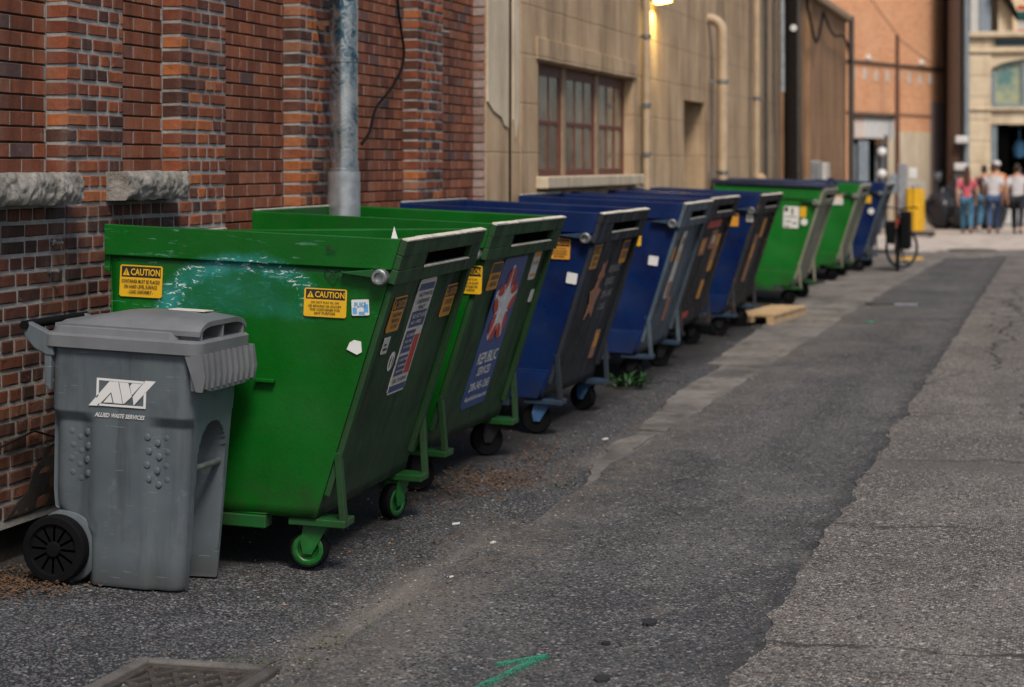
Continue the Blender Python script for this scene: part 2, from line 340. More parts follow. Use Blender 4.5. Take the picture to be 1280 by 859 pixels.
        for y0 in (7.35, 9.85, 12.1, 14.3, 16.4, 21.0, 25.5, 30.2):
            c = t.math('MULTIPLY', t.ramp(t.math('ABSOLUTE', t.math('SUBTRACT', yy, y0)), 0.008, 0.034, 0.8, 0), t.ramp(t.noise(P2, 1.7, 3), .36, .52, .2, 1.0))
            col = t.mix(c, col, (0.02, 0.018, 0.016)); h = t.math('SUBTRACT', h, c)
        d2 = t.ramp(t.math('ABSOLUTE', t.math('SUBTRACT', t.math('ADD', X[1], t.math('MULTIPLY', t.math('SUBTRACT', mid, .5), 1.2)), 11.9)), 0.1, 0.4, 0.55, 0, True)
        col = t.mix(d2, col, dark)
    return t.fin(col, t.ramp(mid, 0.3, 0.7, rough - 0.08, min(1, rough + 0.1)), t.bump(h, 0.7, 0.006), spec=0.35)
M['asphalt'] = asphalt('asphalt', (0.030, 0.031, 0.034), (0.068, 0.067, 0.068), (0.115, 0.112, 0.108), 0.30, (0.098, 0.092, 0.086), seam=True)
M['old_asphalt'] = asphalt('old_asphalt', (0.070, 0.064, 0.059), (0.130, 0.117, 0.106), (0.17, 0.158, 0.145), 0.45, (0.046, 0.041, 0.037), cracks=1.0)
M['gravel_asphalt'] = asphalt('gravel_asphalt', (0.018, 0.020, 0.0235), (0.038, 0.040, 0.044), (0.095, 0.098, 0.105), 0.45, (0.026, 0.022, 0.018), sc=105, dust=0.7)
M['dark_asphalt'] = asphalt('dark_asphalt', (0.028, 0.028, 0.029), (0.045, 0.044, 0.044), (0.08, 0.078, 0.075), 0.25, (0.035, 0.033, 0.031))
def concrete(name, a, b, stain):
    t = T(name); P = t.pos(); n = t.noise(P, 1.1, 7, 0.65); n2 = t.noise(P, 9, 8, 0.7)
    col = t.mix(t.ramp(n, 0.3, 0.7), a, b); col = t.mix(t.ramp(n2, 0.46, 0.70, 0, 0.8), col, stain); col = t.mix(t.ramp(t.noise(t.mapv(P, (1, .4, 1)), 2.6, 7, .68), .50, .68, 0, .75), col, stain)
    col = t.mix(t.ramp(t.vor(P, 60, 'F1', 'Distance'), 0.0, 0.25, 0.35, 0), col, sc3(b, 1.25))
    return t.fin(col, 0.88, t.bump(t.noise(P, 70, 6, 0.7), 0.5, 0.006), spec=0.3)
M['concrete'] = concrete('worn_concrete', (0.080, 0.074, 0.069), (0.21, 0.192, 0.175), (0.046, 0.042, 0.038))
M['pale_concrete'] = concrete('pale_concrete', (0.32, 0.28, 0.245), (0.52, 0.46, 0.405), (0.22, 0.19, 0.165))
M['dirt'] = concrete('dirt_ground', (0.03, 0.027, 0.024), (0.06, 0.05, 0.04), (0.02, 0.017, 0.014))

G1, G1f = (0.0012, 0.064, 0.0035), (0.002, 0.088, 0.007)
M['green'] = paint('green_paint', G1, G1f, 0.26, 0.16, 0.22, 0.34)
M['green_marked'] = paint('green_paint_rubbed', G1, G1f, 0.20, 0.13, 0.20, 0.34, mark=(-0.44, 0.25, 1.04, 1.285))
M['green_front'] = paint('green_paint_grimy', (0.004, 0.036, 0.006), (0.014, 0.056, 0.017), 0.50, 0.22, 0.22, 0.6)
M['green_dark'] = paint('green_paint_frame', (0.003, 0.062, 0.009), (0.006, 0.082, 0.015), 0.35, 0.2, 0.2, 0.45)
M['green_far'] = paint('green_paint_far', (0.003, 0.095, 0.008), (0.005, 0.125, 0.016), 0.14, 0.05, 0.10, 0.4)
B1, B1f = (0.002, 0.008, 0.050), (0.003, 0.018, 0.082)
M['blue'] = paint('blue_paint', B1, B1f, 0.28, 0.2, 0.2, 0.34)
M['blue_lower'] = paint('blue_paint_clean', (0.003, 0.015, 0.080), (0.005, 0.024, 0.10), 0.16, 0.08, 0.10, 0.36)
M['blue_front'] = paint('blue_paint_grimy', (0.008, 0.015, 0.030), (0.018, 0.029, 0.045), 0.75, 0.42, 0.3, 0.55, (0.12, 0.055, 0.03))
M['blue_front_worn'] = paint('blue_paint_worn', (0.035, 0.06, 0.09), (0.085, 0.115, 0.14), 0.5, 0.35, 0.35, 0.55, (0.16, 0.08, 0.05))
M['rusty_front'] = paint('blue_paint_rusted', (0.014, 0.018, 0.026), (0.032, 0.032, 0.038), 0.75, 0.75, 0.3, 0.7, (0.19, 0.075, 0.03))
M['dusty_front'] = paint('dust_covered_paint', (0.14, 0.15, 0.10), (0.24, 0.23, 0.17), 0.25, 0.3, 0.2, 0.7)
M['blue_frame'] = paint('blue_paint_frame', (0.010, 0.035, 0.075), (0.028, 0.055, 0.095), 0.45, 0.3, 0.2, 0.5)
M['bare_edge'] = plain('bare_steel_edge', (0.55, 0.51, 0.43), 0.5, 0.3, 25, 0.0, 0.3, 0.35)
M['steel'] = plain('worn_steel', (0.30, 0.31, 0.31), 0.38, 0.3, 30, 0.8, 0.2, 0.3)
M['rubber'] = plain('black_rubber', (0.0035, 0.0035, 0.0042), 0.85, 0.4, 20, 0, 0.2, spec=.12)
M['hub_dark'] = plain('dark_hub', (0.008, 0.0085, 0.010), 0.6, 0.3, 20, 0, 0.2, spec=.2)
M['hub_blue'] = plain('blue_hub', (0.03, 0.09, 0.20), 0.45, 0.3, 20, 0, 0.2, 0.4)
M['hub_green'] = plain('green_hub', (0.003, 0.09, 0.01), 0.42, 0.3, 20, 0, 0.2, 0.3)
M['yellow'] = printed('yellow_label', (0.60, 0.34, 0.008), 0.4, 0.12)
M['orange_lbl'] = printed('faded_orange_label', (0.55, 0.24, 0.02), 0.5, 0.5)
M['ink'] = printed('black_ink', (0.012, 0.012, 0.012), 0.5, 0.0)
M['white'] = printed('white_label', (0.56, 0.56, 0.55), 0.5, 0.12)
M['white_worn'] = printed('worn_white_label', (0.55, 0.52, 0.47), 0.5, 0.6)
M['navy_lbl'] = printed('navy_label', (0.025, 0.05, 0.14), 0.45, 0.3)
M['banner'] = printed('blue_banner', (0.02, 0.055, 0.19), 0.45, 0.25)
M['red_lbl'] = printed('red_print', (0.42, 0.035, 0.02), 0.5, 0.25)
M['sky_lbl'] = printed('pale_blue_print', (0.10, 0.30, 0.55), 0.5, 0.2)
M['rust_print'] = printed('rusted_print', (0.30, 0.13, 0.07), 0.7, 0.6)
def bin_mat():
    t = T('grey_bin_plastic'); P = t.obj(); n = t.noise(P, 3, 6, 0.6)
    col = t.mix(t.ramp(n, 0.3, 0.7), (0.064, 0.079, 0.090), (0.092, 0.110, 0.123))
    sc = t.noise(t.mapv(P, (1, 1, 1.6), rot=(0, 0.9, 0)), 10, 10, 0.82, .5)
    X = t.sep(P)
    low = t.ramp(t.math('ABSOLUTE', t.math('SUBTRACT', X[2], 0.36)), 0.0, 0.25, 1, 0.15)
    col = t.mix(t.math('MULTIPLY', t.ramp(sc, 0.56, 0.74, 0, .6), low), col, (0.20, 0.25, 0.28)); run = t.noise(t.mapv(P, (9, 9, .7)), 1.6, 6, .65); col = t.mix(t.ramp(run, .52, .72, 0, .55), col, (.03, .034, .036)); col = t.mix(t.ramp(X[2], .0, .16, .6, 0, True), col, (.035, .033, .03))
    li = t.ramp(t.noise(t.mapv(P, (5, 5, 60), rot=(0, 0.7, 0.3)), 2, 3), 0.69, 0.72, 0, 0.35)
    col = t.mix(li, col, (0.3, 0.35, 0.38))
    col = t.mix(t.ramp(t.noise(P, 7, 8, .7), 0.55, 0.8, 0, 0.5), col, (0.035, 0.037, 0.04))
    return t.fin(col, t.ramp(n, 0.3, 0.7, 0.36, 0.5), t.bump(t.noise(P, 140, 3), 0.15, 0.002), spec=0.45)
M['bin'] = bin_mat()
M['bin_lid'] = plain('grey_lid_plastic', (0.115, 0.122, 0.132), 0.5, 0.18, 6, 0, 0.15, 0.25)
M['black'] = plain('black_plastic', (0.0035, 0.0035, 0.0045), 0.75, 0.3, 15, spec=.12)
M['navy_plastic'] = plain('navy_lid_plastic', (0.008, 0.014, 0.045), 0.45, 0.3, 8)
def galv():
    t = T('galvanised_pipe'); P = t.pos(); n = t.noise(P, 14, 8, 0.75, 1.5)
    col = t.mix(t.ramp(n, 0.46, 0.56), (0.36, 0.40, 0.43), (0.045, 0.11, 0.16))
    col = t.mix(t.ramp(t.noise(P, 5, 4), 0.45, 0.65, 0, 0.6), col, (0.66, 0.70, 0.74))
    return t.fin(col, t.ramp(n, 0.4, 0.6, 0.22, 0.36), None, 0.9)
M['galv'] = galv()
M['galv_grey'] = plain('grey_galvanised', (0.40, 0.43, 0.46), 0.36, 0.25, 12, 0.7)
M['grey_box'] = plain('grey_box_paint', (0.17, 0.21, 0.24), 0.5, 0.2, 6)
M['wood_red'] = plain('red_brown_wood', (0.12, 0.036, 0.02), 0.6, 0.35, 15, 0, 0.3, 0.3)
M['wood_tan'] = plain('tan_wood', (0.30, 0.20, 0.12), 0.7, 0.3, 15, 0, 0.3, 0.3)
M['timber'] = plain('raw_timber', (0.38, 0.26, 0.14), 0.75, 0.3, 12, 0, 0.3, 0.2)
M['pole_wood'] = plain('dark_pole_wood', (0.012, 0.0095, 0.008), 0.9, 0.4, 18, 0, 0.5, spec=.1)
M['beige_pipe'] = plain('beige_pipe', (0.38, 0.28, 0.18), 0.55, 0.2, 6)
M['dark_pipe'] = plain('dark_conduit', (0.05, 0.042, 0.035), 0.6, 0.3, 8)
M['rusty'] = plain('rusty_iron', (0.10, 0.04, 0.022), 0.8, 0.4, 12)
M['iron'] = plain('cast_iron', (0.055, 0.045, 0.038), 0.7, 0.4, 25, 0.2, 0.4)
M['void'] = plain('dark_interior', (0.003, 0.003, 0.003), 0.95, 0.2, 5, spec=0.0)
M['yellow_plastic'] = plain('yellow_plastic', (0.58, 0.32, 0.006), 0.45, 0.15, 5)
M['bag'] = plain('black_bin_bag', (0.010, 0.011, 0.015), 0.3, 0.3, 8, 0, 0.6)
M['leaf'] = plain('green_leaf', (0.012, 0.055, 0.008), 0.5, 0.4, 15)
M['dry_leaf'] = plain('dry_leaf', (0.085, 0.042, 0.017), 0.85, 0.6, 30)
M['pebble'] = plain('pebble', (0.14, 0.135, 0.13), 0.8, 0.6, 40)
def glass_mat(name, c, c2):
    t = T(name); n = t.noise(t.pos(), 2.2, 5); return t.fin(t.mix(t.ramp(n, .4, .65), c, c2), 0.08, None, 0, 0.6)
M['pane'] = glass_mat('window_glass', (0.13, 0.105, 0.075), (0.25, 0.21, 0.155))
M['pane_teal'] = glass_mat('teal_glass', (0.10, 0.20, 0.20), (0.34, 0.36, 0.24))
def spray_mat():
    t = T('green_road_paint'); P = t.pos(); n = t.noise(P, 150, 5, .7); b = t.noise(P, 22, 4, .6)
    t.fin((0.02, 0.23, 0.135), .85); tr = t.nt.nodes.new('ShaderNodeBsdfTransparent'); mx = t.nt.nodes.new('ShaderNodeMixShader')
    t.set(mx.inputs[0], t.math('MULTIPLY', t.ramp(n, .42, .57), t.ramp(b, .32, .55, .35, 1))); t.nt.links.new(tr.outputs[0], mx.inputs[1]); t.nt.links.new(t.b.outputs[0], mx.inputs[2]); t.nt.links.new(mx.outputs[0], t.out.inputs[0]); return t.m
M['paint_mark'] = spray_mat()
M['tar'] = plain('tar_spot', (0.012, 0.012, 0.012), 0.7, 0.3, 20)

# ------------------------------------------------------------------ the ground
GS = lambda X: max(0.0, (-2.95 - X)) * 0.045          # the shoulder rises a little towards the wall
def sheet(name, x0f, x1f, y0, y1, zf, mat, nx, ys, jag0=0, jag1=0, thick=0.03, seed=0):
    mb = MB(); V = []
    for j, y in enumerate(ys):
        a = x0f + (noise.noise((y * 1.3, seed, 0)) * .6 + noise.noise((y * 5.3, seed, 3)) * .4 + noise.noise((y * 13, seed, 6)) * .12) * jag0
        b = x1f + (noise.noise((y * 1.3, seed + 9, 0)) * .6 + noise.noise((y * 5.3, seed + 9, 3)) * .4 + noise.noise((y * 13, seed + 9, 6)) * .12) * jag1
        for i in range(nx + 1):
            x = a + (b - a) * i / nx
            z = zf(x, y) + noise.noise((x * .9, y * .9, seed)) * 0.006
            V.append((x, y, z))
    w = nx + 1; n = len(ys)
    F = [(j * w + i, j * w + i + 1, (j + 1) * w + i + 1, (j + 1) * w + i) for j in range(n - 1) for i in range(nx)]
    mb.add(V, F)
    for side in (0, nx):                                  # edge faces give the sheet its thickness
        o = len(mb.v); E = [V[j * w + side] for j in range(n)]
        mb.add(E + [(p[0], p[1], p[2] - thick) for p in E], [(j, j + 1, n + j + 1, n + j) for j in range(n - 1)])
    return tag(mb.build(name, mat, smooth=50), kind='structure')
def steps(a, b, s, grow=1.0):
    out = [a]
    while out[-1] < b: out.append(out[-1] + s); s *= grow
    out[-1] = b; return out
g = MB().box(-300, 300, -100, 400, -0.5, -0.06)
tag(g.build('ground', M['dirt']), kind='structure')
sheet('road', -2.47, -1.0, -4, 41.5, lambda x, y: 0.0, M['asphalt'], 16, steps(-4, 4, 1) + steps(4.1, 41.5, 0.08, 1.006), 0.10, 0.0, seed=1)
sheet('old_pavement', -1.07, 7.0, -4, 40.5, lambda x, y: 0.0035 + .006 * min(1.0, max(0.0, (x + 1.10) / .16)), M['old_asphalt'], 24, steps(-4, 4, 1) + steps(4.1, 40.5, 0.04, 1.006), 0.085, 0, seed=5, thick=0.02)
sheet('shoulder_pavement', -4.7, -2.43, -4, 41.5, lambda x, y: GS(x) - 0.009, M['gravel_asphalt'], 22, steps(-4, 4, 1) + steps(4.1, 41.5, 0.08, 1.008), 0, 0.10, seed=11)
sheet('street_pavement', -60, 60, 41.0, 59.6, lambda x, y: -0.004, M['pale_concrete'], 40, steps(41.0, 59.6, 1.2), seed=21)
# worn concrete slabs of the gutter strip along the shoulder
def slab(poly, z=0.004, t=0.03, mat='concrete', name='gutter_pavement'):
    P = []
    for i, (a, b) in enumerate(zip(poly, poly[1:] + poly[:1])):
        n = max(2, int((Vector(b) - Vector(a)).length / .12))
        for k in range(n):
            p = Vector(a).lerp(Vector(b), k / n); j = .035 if t < .1 else 0
            P.append((p.x + j * (noise.noise((p.x * 3, p.y * 3, 2)) + noise.noise((p.x * 11, p.y * 11, 4)) * .5), p.y + j * noise.noise((p.x * 3, p.y * 3, 9))))
    mb = MB(); mb.prism(P, (0, 0, 0), (1, 0, 0), (0, 1, 0), (0, 0, 1), z - t, z)
    return tag(mb.build(name, M[mat], bevel=0.004), kind='structure')
slab([(-2.47, 10.72), (-2.50, 12.9), (-2.58, 13.0), (-2.68, 12.4), (-2.62, 11.9), (-2.58, 11.5), (-2.53, 11.0)], 0.003)
slab([(-2.46, 13.05), (-2.44, 17.2), (-2.82, 17.4), (-2.80, 15.2), (-2.66, 13.1)], 0.005)
slab([(-2.44, 17.3), (-2.38, 22.4), (-3.1, 22.4), (-2.95, 17.5)], 0.007)
slab([(-2.40, 22.5), (-2.32, 29.5), (-3.9, 29.5), (-3.9, 22.5)], 0.012)
slab([(-2.30, 29.6), (-2.12, 38.0), (-4.1, 38.0), (-4.1, 29.6)], 0.010, mat='concrete')
slab([(-3.3, 36.2), (-2.2, 37.9), (-0.6, 39.7), (2.5, 40.6), (2.5, 42.2), (-0.9, 42.0), (-2.4, 40.6), (-3.6, 39.4)], 0.018, mat='concrete', name='crossing_pavement')
slab([(-0.95, 36.8), (3.0, 36.8), (3.0, 39.9), (-0.45, 39.4)], 0.016, mat='concrete')
def blob(cx, cy, rx, ry, seed, n=18, j=.25):
    return [(cx + rx * math.cos(2 * math.pi * k / n) * (1 + j * noise.noise((k * .9, seed, 0))), cy + ry * math.sin(2 * math.pi * k / n) * (1 + j * noise.noise((k * .9, seed, 5)))) for k in range(n)]
# ------------------------------------------------------------------ brick building on the left
XP, XF = -4.31, -4.215            # recessed panels, pilaster fronts
COURSE = 0.0677
def brick_mesh(name, L, D, Hh, rough, seed, mat):
    rng = random.Random(seed); c = 0.005 if rough else 0.0025
    mb = MB()
    def ring(x, ins):
        k = c * ins
        return [(x, -L / 2 + k, -Hh / 2 + k), (x, L / 2 - k, -Hh / 2 + k), (x, L / 2 - k, Hh / 2 - k), (x, -L / 2 + k, Hh / 2 - k)]
    j = 0.003 if rough else 0.0012
    def jit(p, a=1.0): return (p[0] + rng.uniform(-.0011, .0013) * (1 if rough else .6), p[1] + rng.uniform(-j, j) * a, p[2] + rng.uniform(-j, j) * a * .7)
    r0 = [jit(p, .5) for p in ring(-D, 0)]; r1 = [jit(p) for p in ring(-c, 0)]; r2 = [jit(p) for p in ring(0, 1.0)]
    V = r0 + r1 + r2; F = [(0, 1, 2, 3)]
    for a in (0, 4):
        for k in range(4): F.append((a + k, a + (k + 1) % 4, a + 4 + (k + 1) % 4, a + 4 + k))
    # front face: three facets so that it is not dead flat
    m0 = jit((0.001, -L / 6, -Hh / 2 + c)); m1 = jit((0.001, L / 6, -Hh / 2 + c)); m2 = jit((0.001, L / 6, Hh / 2 - c)); m3 = jit((0.001, -L / 6, Hh / 2 - c))
    V += [m0, m1, m2, m3]
    F += [(8, 12, 15, 11), (12, 13, 14, 15), (13, 9, 10, 14), (4, 5, 9, 13, 12, 8), (6, 7, 11, 15, 14, 10)]
    F = [f for f in F if f not in ((4, 5, 9, 8), (6, 7, 11, 10))]
    mb.add(V, F)
    return mb.mesh(name, mat)
LENS_P = [0.195, 0.092, 0.135, 0.06]
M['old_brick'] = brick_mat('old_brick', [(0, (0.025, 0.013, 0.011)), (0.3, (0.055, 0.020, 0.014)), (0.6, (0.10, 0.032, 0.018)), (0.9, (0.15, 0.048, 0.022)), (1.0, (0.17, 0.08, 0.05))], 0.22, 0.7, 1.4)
M['pale_brick'] = brick_mat('pale_brick', [(0, (0.16, 0.09, 0.075)), (0.4, (0.27, 0.19, 0.17)), (0.8, (0.34, 0.27, 0.25)), (1, (0.24, 0.10, 0.07))], 0.4, 0.4, 1.2)
BM = {}
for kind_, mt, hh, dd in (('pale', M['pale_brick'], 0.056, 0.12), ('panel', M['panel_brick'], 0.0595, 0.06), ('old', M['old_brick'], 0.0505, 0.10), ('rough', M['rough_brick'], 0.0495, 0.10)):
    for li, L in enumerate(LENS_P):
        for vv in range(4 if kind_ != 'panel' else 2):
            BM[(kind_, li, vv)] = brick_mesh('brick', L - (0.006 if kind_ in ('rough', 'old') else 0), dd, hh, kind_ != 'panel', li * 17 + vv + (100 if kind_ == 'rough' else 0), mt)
PANELS = [(6.9, 8.25), (8.82, 9.455), (10.035, 11.10), (11.67, 13.31), (13.91, 15.00)]
PILS = [(8.25, 8.82), (9.455, 10.035), (11.10, 11.67), (13.31, 13.91)]
SILL_Z = 1.53
TOPZ = 3.75
recs = []           # kind, X of face, y centre, z centre, length index, length scale
def fill(kind_, X, y0, y1, z, off, rng, hdr=0.0):
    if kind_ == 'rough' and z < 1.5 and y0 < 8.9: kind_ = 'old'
    pitch = 0.205 if kind_ == 'panel' else 0.203
    y = y0 - off
    while y < y1 - 0.012:
        L = pitch
        if kind_ in ('rough', 'old'):
            L = rng.choice([0.203, 0.203, 0.11, 0.11, 0.11, 0.15])
        a, b = max(y, y0), min(y + L, y1)
        if b - a > 0.03:
            gap = 0.008 if kind_ == 'panel' else 0.015
            w = b - a - gap
            li = min(range(4), key=lambda k: abs(LENS_P[k] - w))
            recs.append((kind_, X + (rng.uniform(-.0004, .0035) if kind_ != 'panel' else rng.uniform(-.0012, .0012)), (a + b) / 2, z, li, w / (LENS_P[li] - (0.006 if kind_ in ('rough', 'old') else 0))))
        y += L
rng = random.Random(3)
k = 0
z = 0.235 + COURSE / 2
while z < TOPZ:
    off = 0.1025 if k % 2 else 0.0
    for pi_, (a, b) in enumerate(PANELS):
        low = SILL_Z if pi_ < 2 else -1
        if z > low + 0.12: fill('panel', XP, a, b, z, off, rng)
        elif z < low - 0.0: fill('rough', XF, a, b, z, rng.uniform(0, .2), rng)
        elif pi_ == 1 and z < 1.67: fill('rough', XF, 9.32, b, z, 0.0, rng); fill('rough', XF, a - .0, 8.63, z, 0, rng) if False else None
    for (a, b) in PILS:
        if a == 8.25 and SILL_Z - 0.0 < z < 1.665: fill('rough', XF, 8.27, b, z, 0, rng)
        else: fill('rough', XF, a, b, z, 0.0, rng)
    recs.append(('pale', XF - .008, 15.055, z, 1, 1.0))
    z += COURSE; k += 1
yaw = R(14.9657); cs, sn = math.cos(yaw), math.sin(yaw)
def project(X, Y, Z_):                       # only to rank bricks by how large they show
    d = -sn * X + cs * Y; return 640 + 2600 * (cs * X + sn * Y) / d, 205 + 2600 * (1.7 - Z_) / d, d
def shown(r):
    x, y, d = project(r[1], r[2], r[3])
    if not (-12 < x < 615 and -12 < y < 660): return 0
    lim = 660 if x < 75 else (392 if x < 135 else (276 if x < 320 else (268 if x < 500 else 252)))
    if y > lim: return 0
    return LENS_P[r[4]] / (d * d) * abs(r[1]) / d
order = sorted(range(len(recs)), key=lambda i: -shown(recs[i]))
bb = empty('brick_building', (XF, 9.0, 0.0), label='red brick building with bricked-up window panels, pilasters and rough stone sills', cat='building')
wall = MB()
for pi_, (a, b) in enumerate(PANELS):
    wall.box(-4.9, XP - 0.015, a, b, SILL_Z if pi_ < 2 else 0.2, TOPZ, 1)
zc = 0.235 + COURSE / 2
while zc < TOPZ:                                           # flush pale head joints between the panel bricks; the bed joints stay raked
    for pi_, (a, b) in enumerate(PANELS):
        if zc > (SILL_Z + .12 if pi_ < 2 else 0): wall.box(-4.45, XP - 0.0015, a + .004, b - .004, zc - .0285, zc + .0285, 0)
    zc += COURSE
for (a, b) in PILS: wall.box(-4.9, XF - 0.0035, a + 0.0115, b - 0.006, 0.2, TOPZ, 0)
wall.box(-4.9, XF - 0.004, 6.9, 8.25, 0.2, SILL_Z - .001, 0); wall.box(-4.9, XF - 0.004, 8.82, 9.455, 0.2, SILL_Z - .001, 0)
wall.box(-9.5, -4.905, 6.9, 15.0, 0.2, TOPZ, 0)
par = Matrix.Translation((XF, 9.0, 0)).inverted()
def under(o, root):                          # parent while keeping the world place
    o.parent = root; o.matrix_parent_inverse = Matrix.Translation(-Vector(root.location)) if root.rotation_euler.to_quaternion().angle < 1e-6 else (Matrix.Translation(root.location) @ root.rotation_euler.to_matrix().to_4x4()).inverted()
    return o
under(wall.build('wall', [M['mortar'], M['mortar_dark']]), bb)
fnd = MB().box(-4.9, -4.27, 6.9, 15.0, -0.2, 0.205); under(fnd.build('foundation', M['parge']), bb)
used = 0; rest = MB()
for i in order:
    kd, X, y, zz, li, s = recs[i]
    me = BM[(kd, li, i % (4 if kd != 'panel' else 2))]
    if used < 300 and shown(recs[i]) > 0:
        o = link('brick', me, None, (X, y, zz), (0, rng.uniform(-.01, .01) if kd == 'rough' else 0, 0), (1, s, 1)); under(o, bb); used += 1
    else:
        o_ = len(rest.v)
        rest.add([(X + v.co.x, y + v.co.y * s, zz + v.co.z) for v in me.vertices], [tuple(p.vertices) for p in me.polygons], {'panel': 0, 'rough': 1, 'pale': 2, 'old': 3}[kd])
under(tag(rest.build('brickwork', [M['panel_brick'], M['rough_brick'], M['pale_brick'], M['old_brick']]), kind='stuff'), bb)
# rough rock-faced window sills
def rock(name, x0, x1, y0, y1, z0, z1, seed, root):
    mb = MB(); nx, ny, nz = 4, int((y1 - y0) / .009), 16
    def P(a, b, c):
        p = Vector((x0 + (x1 - x0) * a, y0 + (y1 - y0) * b, z0 + (z1 - z0) * c))
        n = noise.fractal((p.x * 16, p.y * 14 + seed, p.z * 18), 0.9, 2.2, 6) * 0.011
        cr = (abs(noise.noise((p.y * 11 + seed, p.z * 9, 3))) * .6 + abs(noise.noise((p.y * 27 + seed, p.z * 24, 8))) * .4) * 0.036
        p.x += (n + cr - .012) * a + (-0.018 * (abs(c - .5) * 2) ** 3) * a
        p.z += n * (0.6 if 0 < a else 0) * (abs(c - .5) * 2) ** 2; p.y += n * .8 * (1 if b in (0, 1) else 0)
        return p
    mb.grid(lambda b, c: P(1, b, c), ny, nz); mb.grid(lambda b, a: P(a, b, 1), ny, nx); mb.grid(lambda b, a: P(a, b, 0), ny, nx)
    mb.grid(lambda a, c: P(a, 0, c), nx, nz); mb.grid(lambda a, c: P(a, 1, c), nx, nz)
    o = mb.build(name, M['stone'], smooth=45)
    bmv = bmesh.new(); bmv.from_mesh(o.data); bmesh.ops.remove_doubles(bmv, verts=bmv.verts, dist=0.0005); bmesh.ops.recalc_face_normals(bmv, faces=bmv.faces); bmv.to_mesh(o.data); bmv.free(); o.data.set_sharp_from_angle(angle=R(45))
    return under(o, root)
rock('window_sill', -4.34, -4.095, 6.9, 8.20, 1.53, 1.662, 1, bb)
rock('window_sill', -4.34, -4.095, 8.64, 9.31, 1.535, 1.664, 8, bb)
# dark mortar coat smeared over the bottom of the wall, ridged along its top
pg = [(7.70, 0.236), (8.37, 0.236), (8.36, 0.34), (8.25, 0.45), (8.14, 0.50), (8.06, 0.49), (8.0, 0.44), (7.94, 0.40), (7.90, 0.33), (7.82, 0.30)]
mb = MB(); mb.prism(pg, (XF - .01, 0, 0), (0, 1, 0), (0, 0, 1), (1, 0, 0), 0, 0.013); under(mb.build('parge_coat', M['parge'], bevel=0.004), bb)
mb = MB(); mb.tube([(XF + .018, 6.9, .487), (XF + .02, 7.55, .537), (XF + .022, 7.92, .579), (XF + .02, 8.10, .532), (XF + .016, 8.22, .476)], .005, 6); under(mb.build('strap', M['pole_wood']), bb)
for (y, zz) in ((8.12, 1.36), (8.09, 1.24), (13.9, 2.62)):
    mb = MB(); mb.lathe([(0.016, 0), (0.016, .012), (.009, .014), (.008, .05), (.002, .052)], (XF, y, zz), (1, 0, 0), 10); under(mb.build('wall_anchor', M['steel'], smooth=40), bb)

# big downpipe on the brick wall
dp = empty('downpipe', (-4.05, 11.38, 0), label='fat galvanised downpipe with peeling blue paint on the red brick wall', cat='downpipe')
mb = MB(); mb.tube([(-4.05, 11.38, 1.63), (-4.05, 11.38, 3.75)], 0.082, 24); under(mb.build('pipe', M['galv'], smooth=50), dp)
mb = MB(); mb.tube([(-4.05, 11.38, 0.05), (-4.05, 11.38, 1.655)], 0.096, 24); under(mb.build('sleeve', M['galv_grey'], smooth=50), dp)
for zz in (1.66, 2.3, 3.1): under(MB().lathe([(.086, -.015), (.089, -.012), (.089, .012), (.086, .015)], (-4.05, 11.38, zz), (0, 0, 1), 24).build('joint_band', M['galv'], smooth=40), dp)
for zz in (2.5, 1.4): under(MB().box(-4.31, -4.12, 11.365, 11.395, zz, zz + .03).build('bracket', M['rusty']), dp)
def curve_pts(pts, n=8):
    P = [Vector(p) for p in pts]; out = []
    for i in range(len(P) - 1):
        p0, p1, p2, p3 = P[max(i - 1, 0)], P[i], P[i + 1], P[min(i + 2, len(P) - 1)]
        for k in range(n):
            t = k / n; out.append(.5 * ((2 * p1) + (-p0 + p2) * t + (2 * p0 - 5 * p1 + 4 * p2 - p3) * t * t + (-p0 + 3 * p1 - 3 * p2 + p3) * t ** 3))
    return out + [P[-1]]
mb = MB(); mb.tube(curve_pts([(-4.29, 13.02, 3.74), (-4.285, 13.10, 2.80), (-4.28, 13.22, 2.42), (-4.275, 12.98, 2.22), (-4.27, 12.62, 2.06), (-4.2, 12.28, 1.90), (-4.12, 11.9, 1.82)]), 0.009, 8)
tag(mb.build('cable', M['black'], smooth=60), 'thin black cable drooping across the brick panel beside the fat downpipe', 'cable')

# ------------------------------------------------------------------ tan stucco building beyond the brick
def wall_holes(mb, X, y0, y1, z0, z1, holes, depth, m=0):
    ys = sorted({y0, y1, *[h[0] for h in holes], *[h[1] for h in holes]}); zs = sorted({z0, z1, *[h[2] for h in holes], *[h[3] for h in holes]})
    for a, b in zip(ys, ys[1:]):
        for c, d in zip(zs, zs[1:]):
            if any(h[0] <= a and b <= h[1] and h[2] <= c and d <= h[3] for h in holes): continue
            mb.add([(X, a, c), (X, b, c), (X, b, d), (X, a, d)], [(0, 1, 2, 3)], m)
    for h in holes:
        a, b, c, d = h[:4]; D = X - h[4]
        mb.add([(X, a, c), (X, b, c), (X, b, d), (X, a, d), (D, a, c), (D, b, c), (D, b, d), (D, a, d)], [(0, 1, 5, 4), (1, 2, 6, 5), (2, 3, 7, 6), (3, 0, 4, 7)], m)
cb = empty('stucco_building', (XF, 20.0, 0.0), label='tan stucco building with a triple wooden window and a deep dark doorway', cat='building')
WY0, WY1, WZ0, WZ1 = 16.60, 20.50, 1.595, 2.55
DY0, DY1 = 23.34, 24.70
mb = MB(); wall_holes(mb, XF, 15.02, 31.2, -.2, 5.6, [(WY0, WY1, WZ0, WZ1, .22), (DY0, DY1, -.2, 2.43, .75), (15.67, 15.76, -.2, 5.6, .08), (16.02, 16.06, -.2, 5.6, .05)], .2)
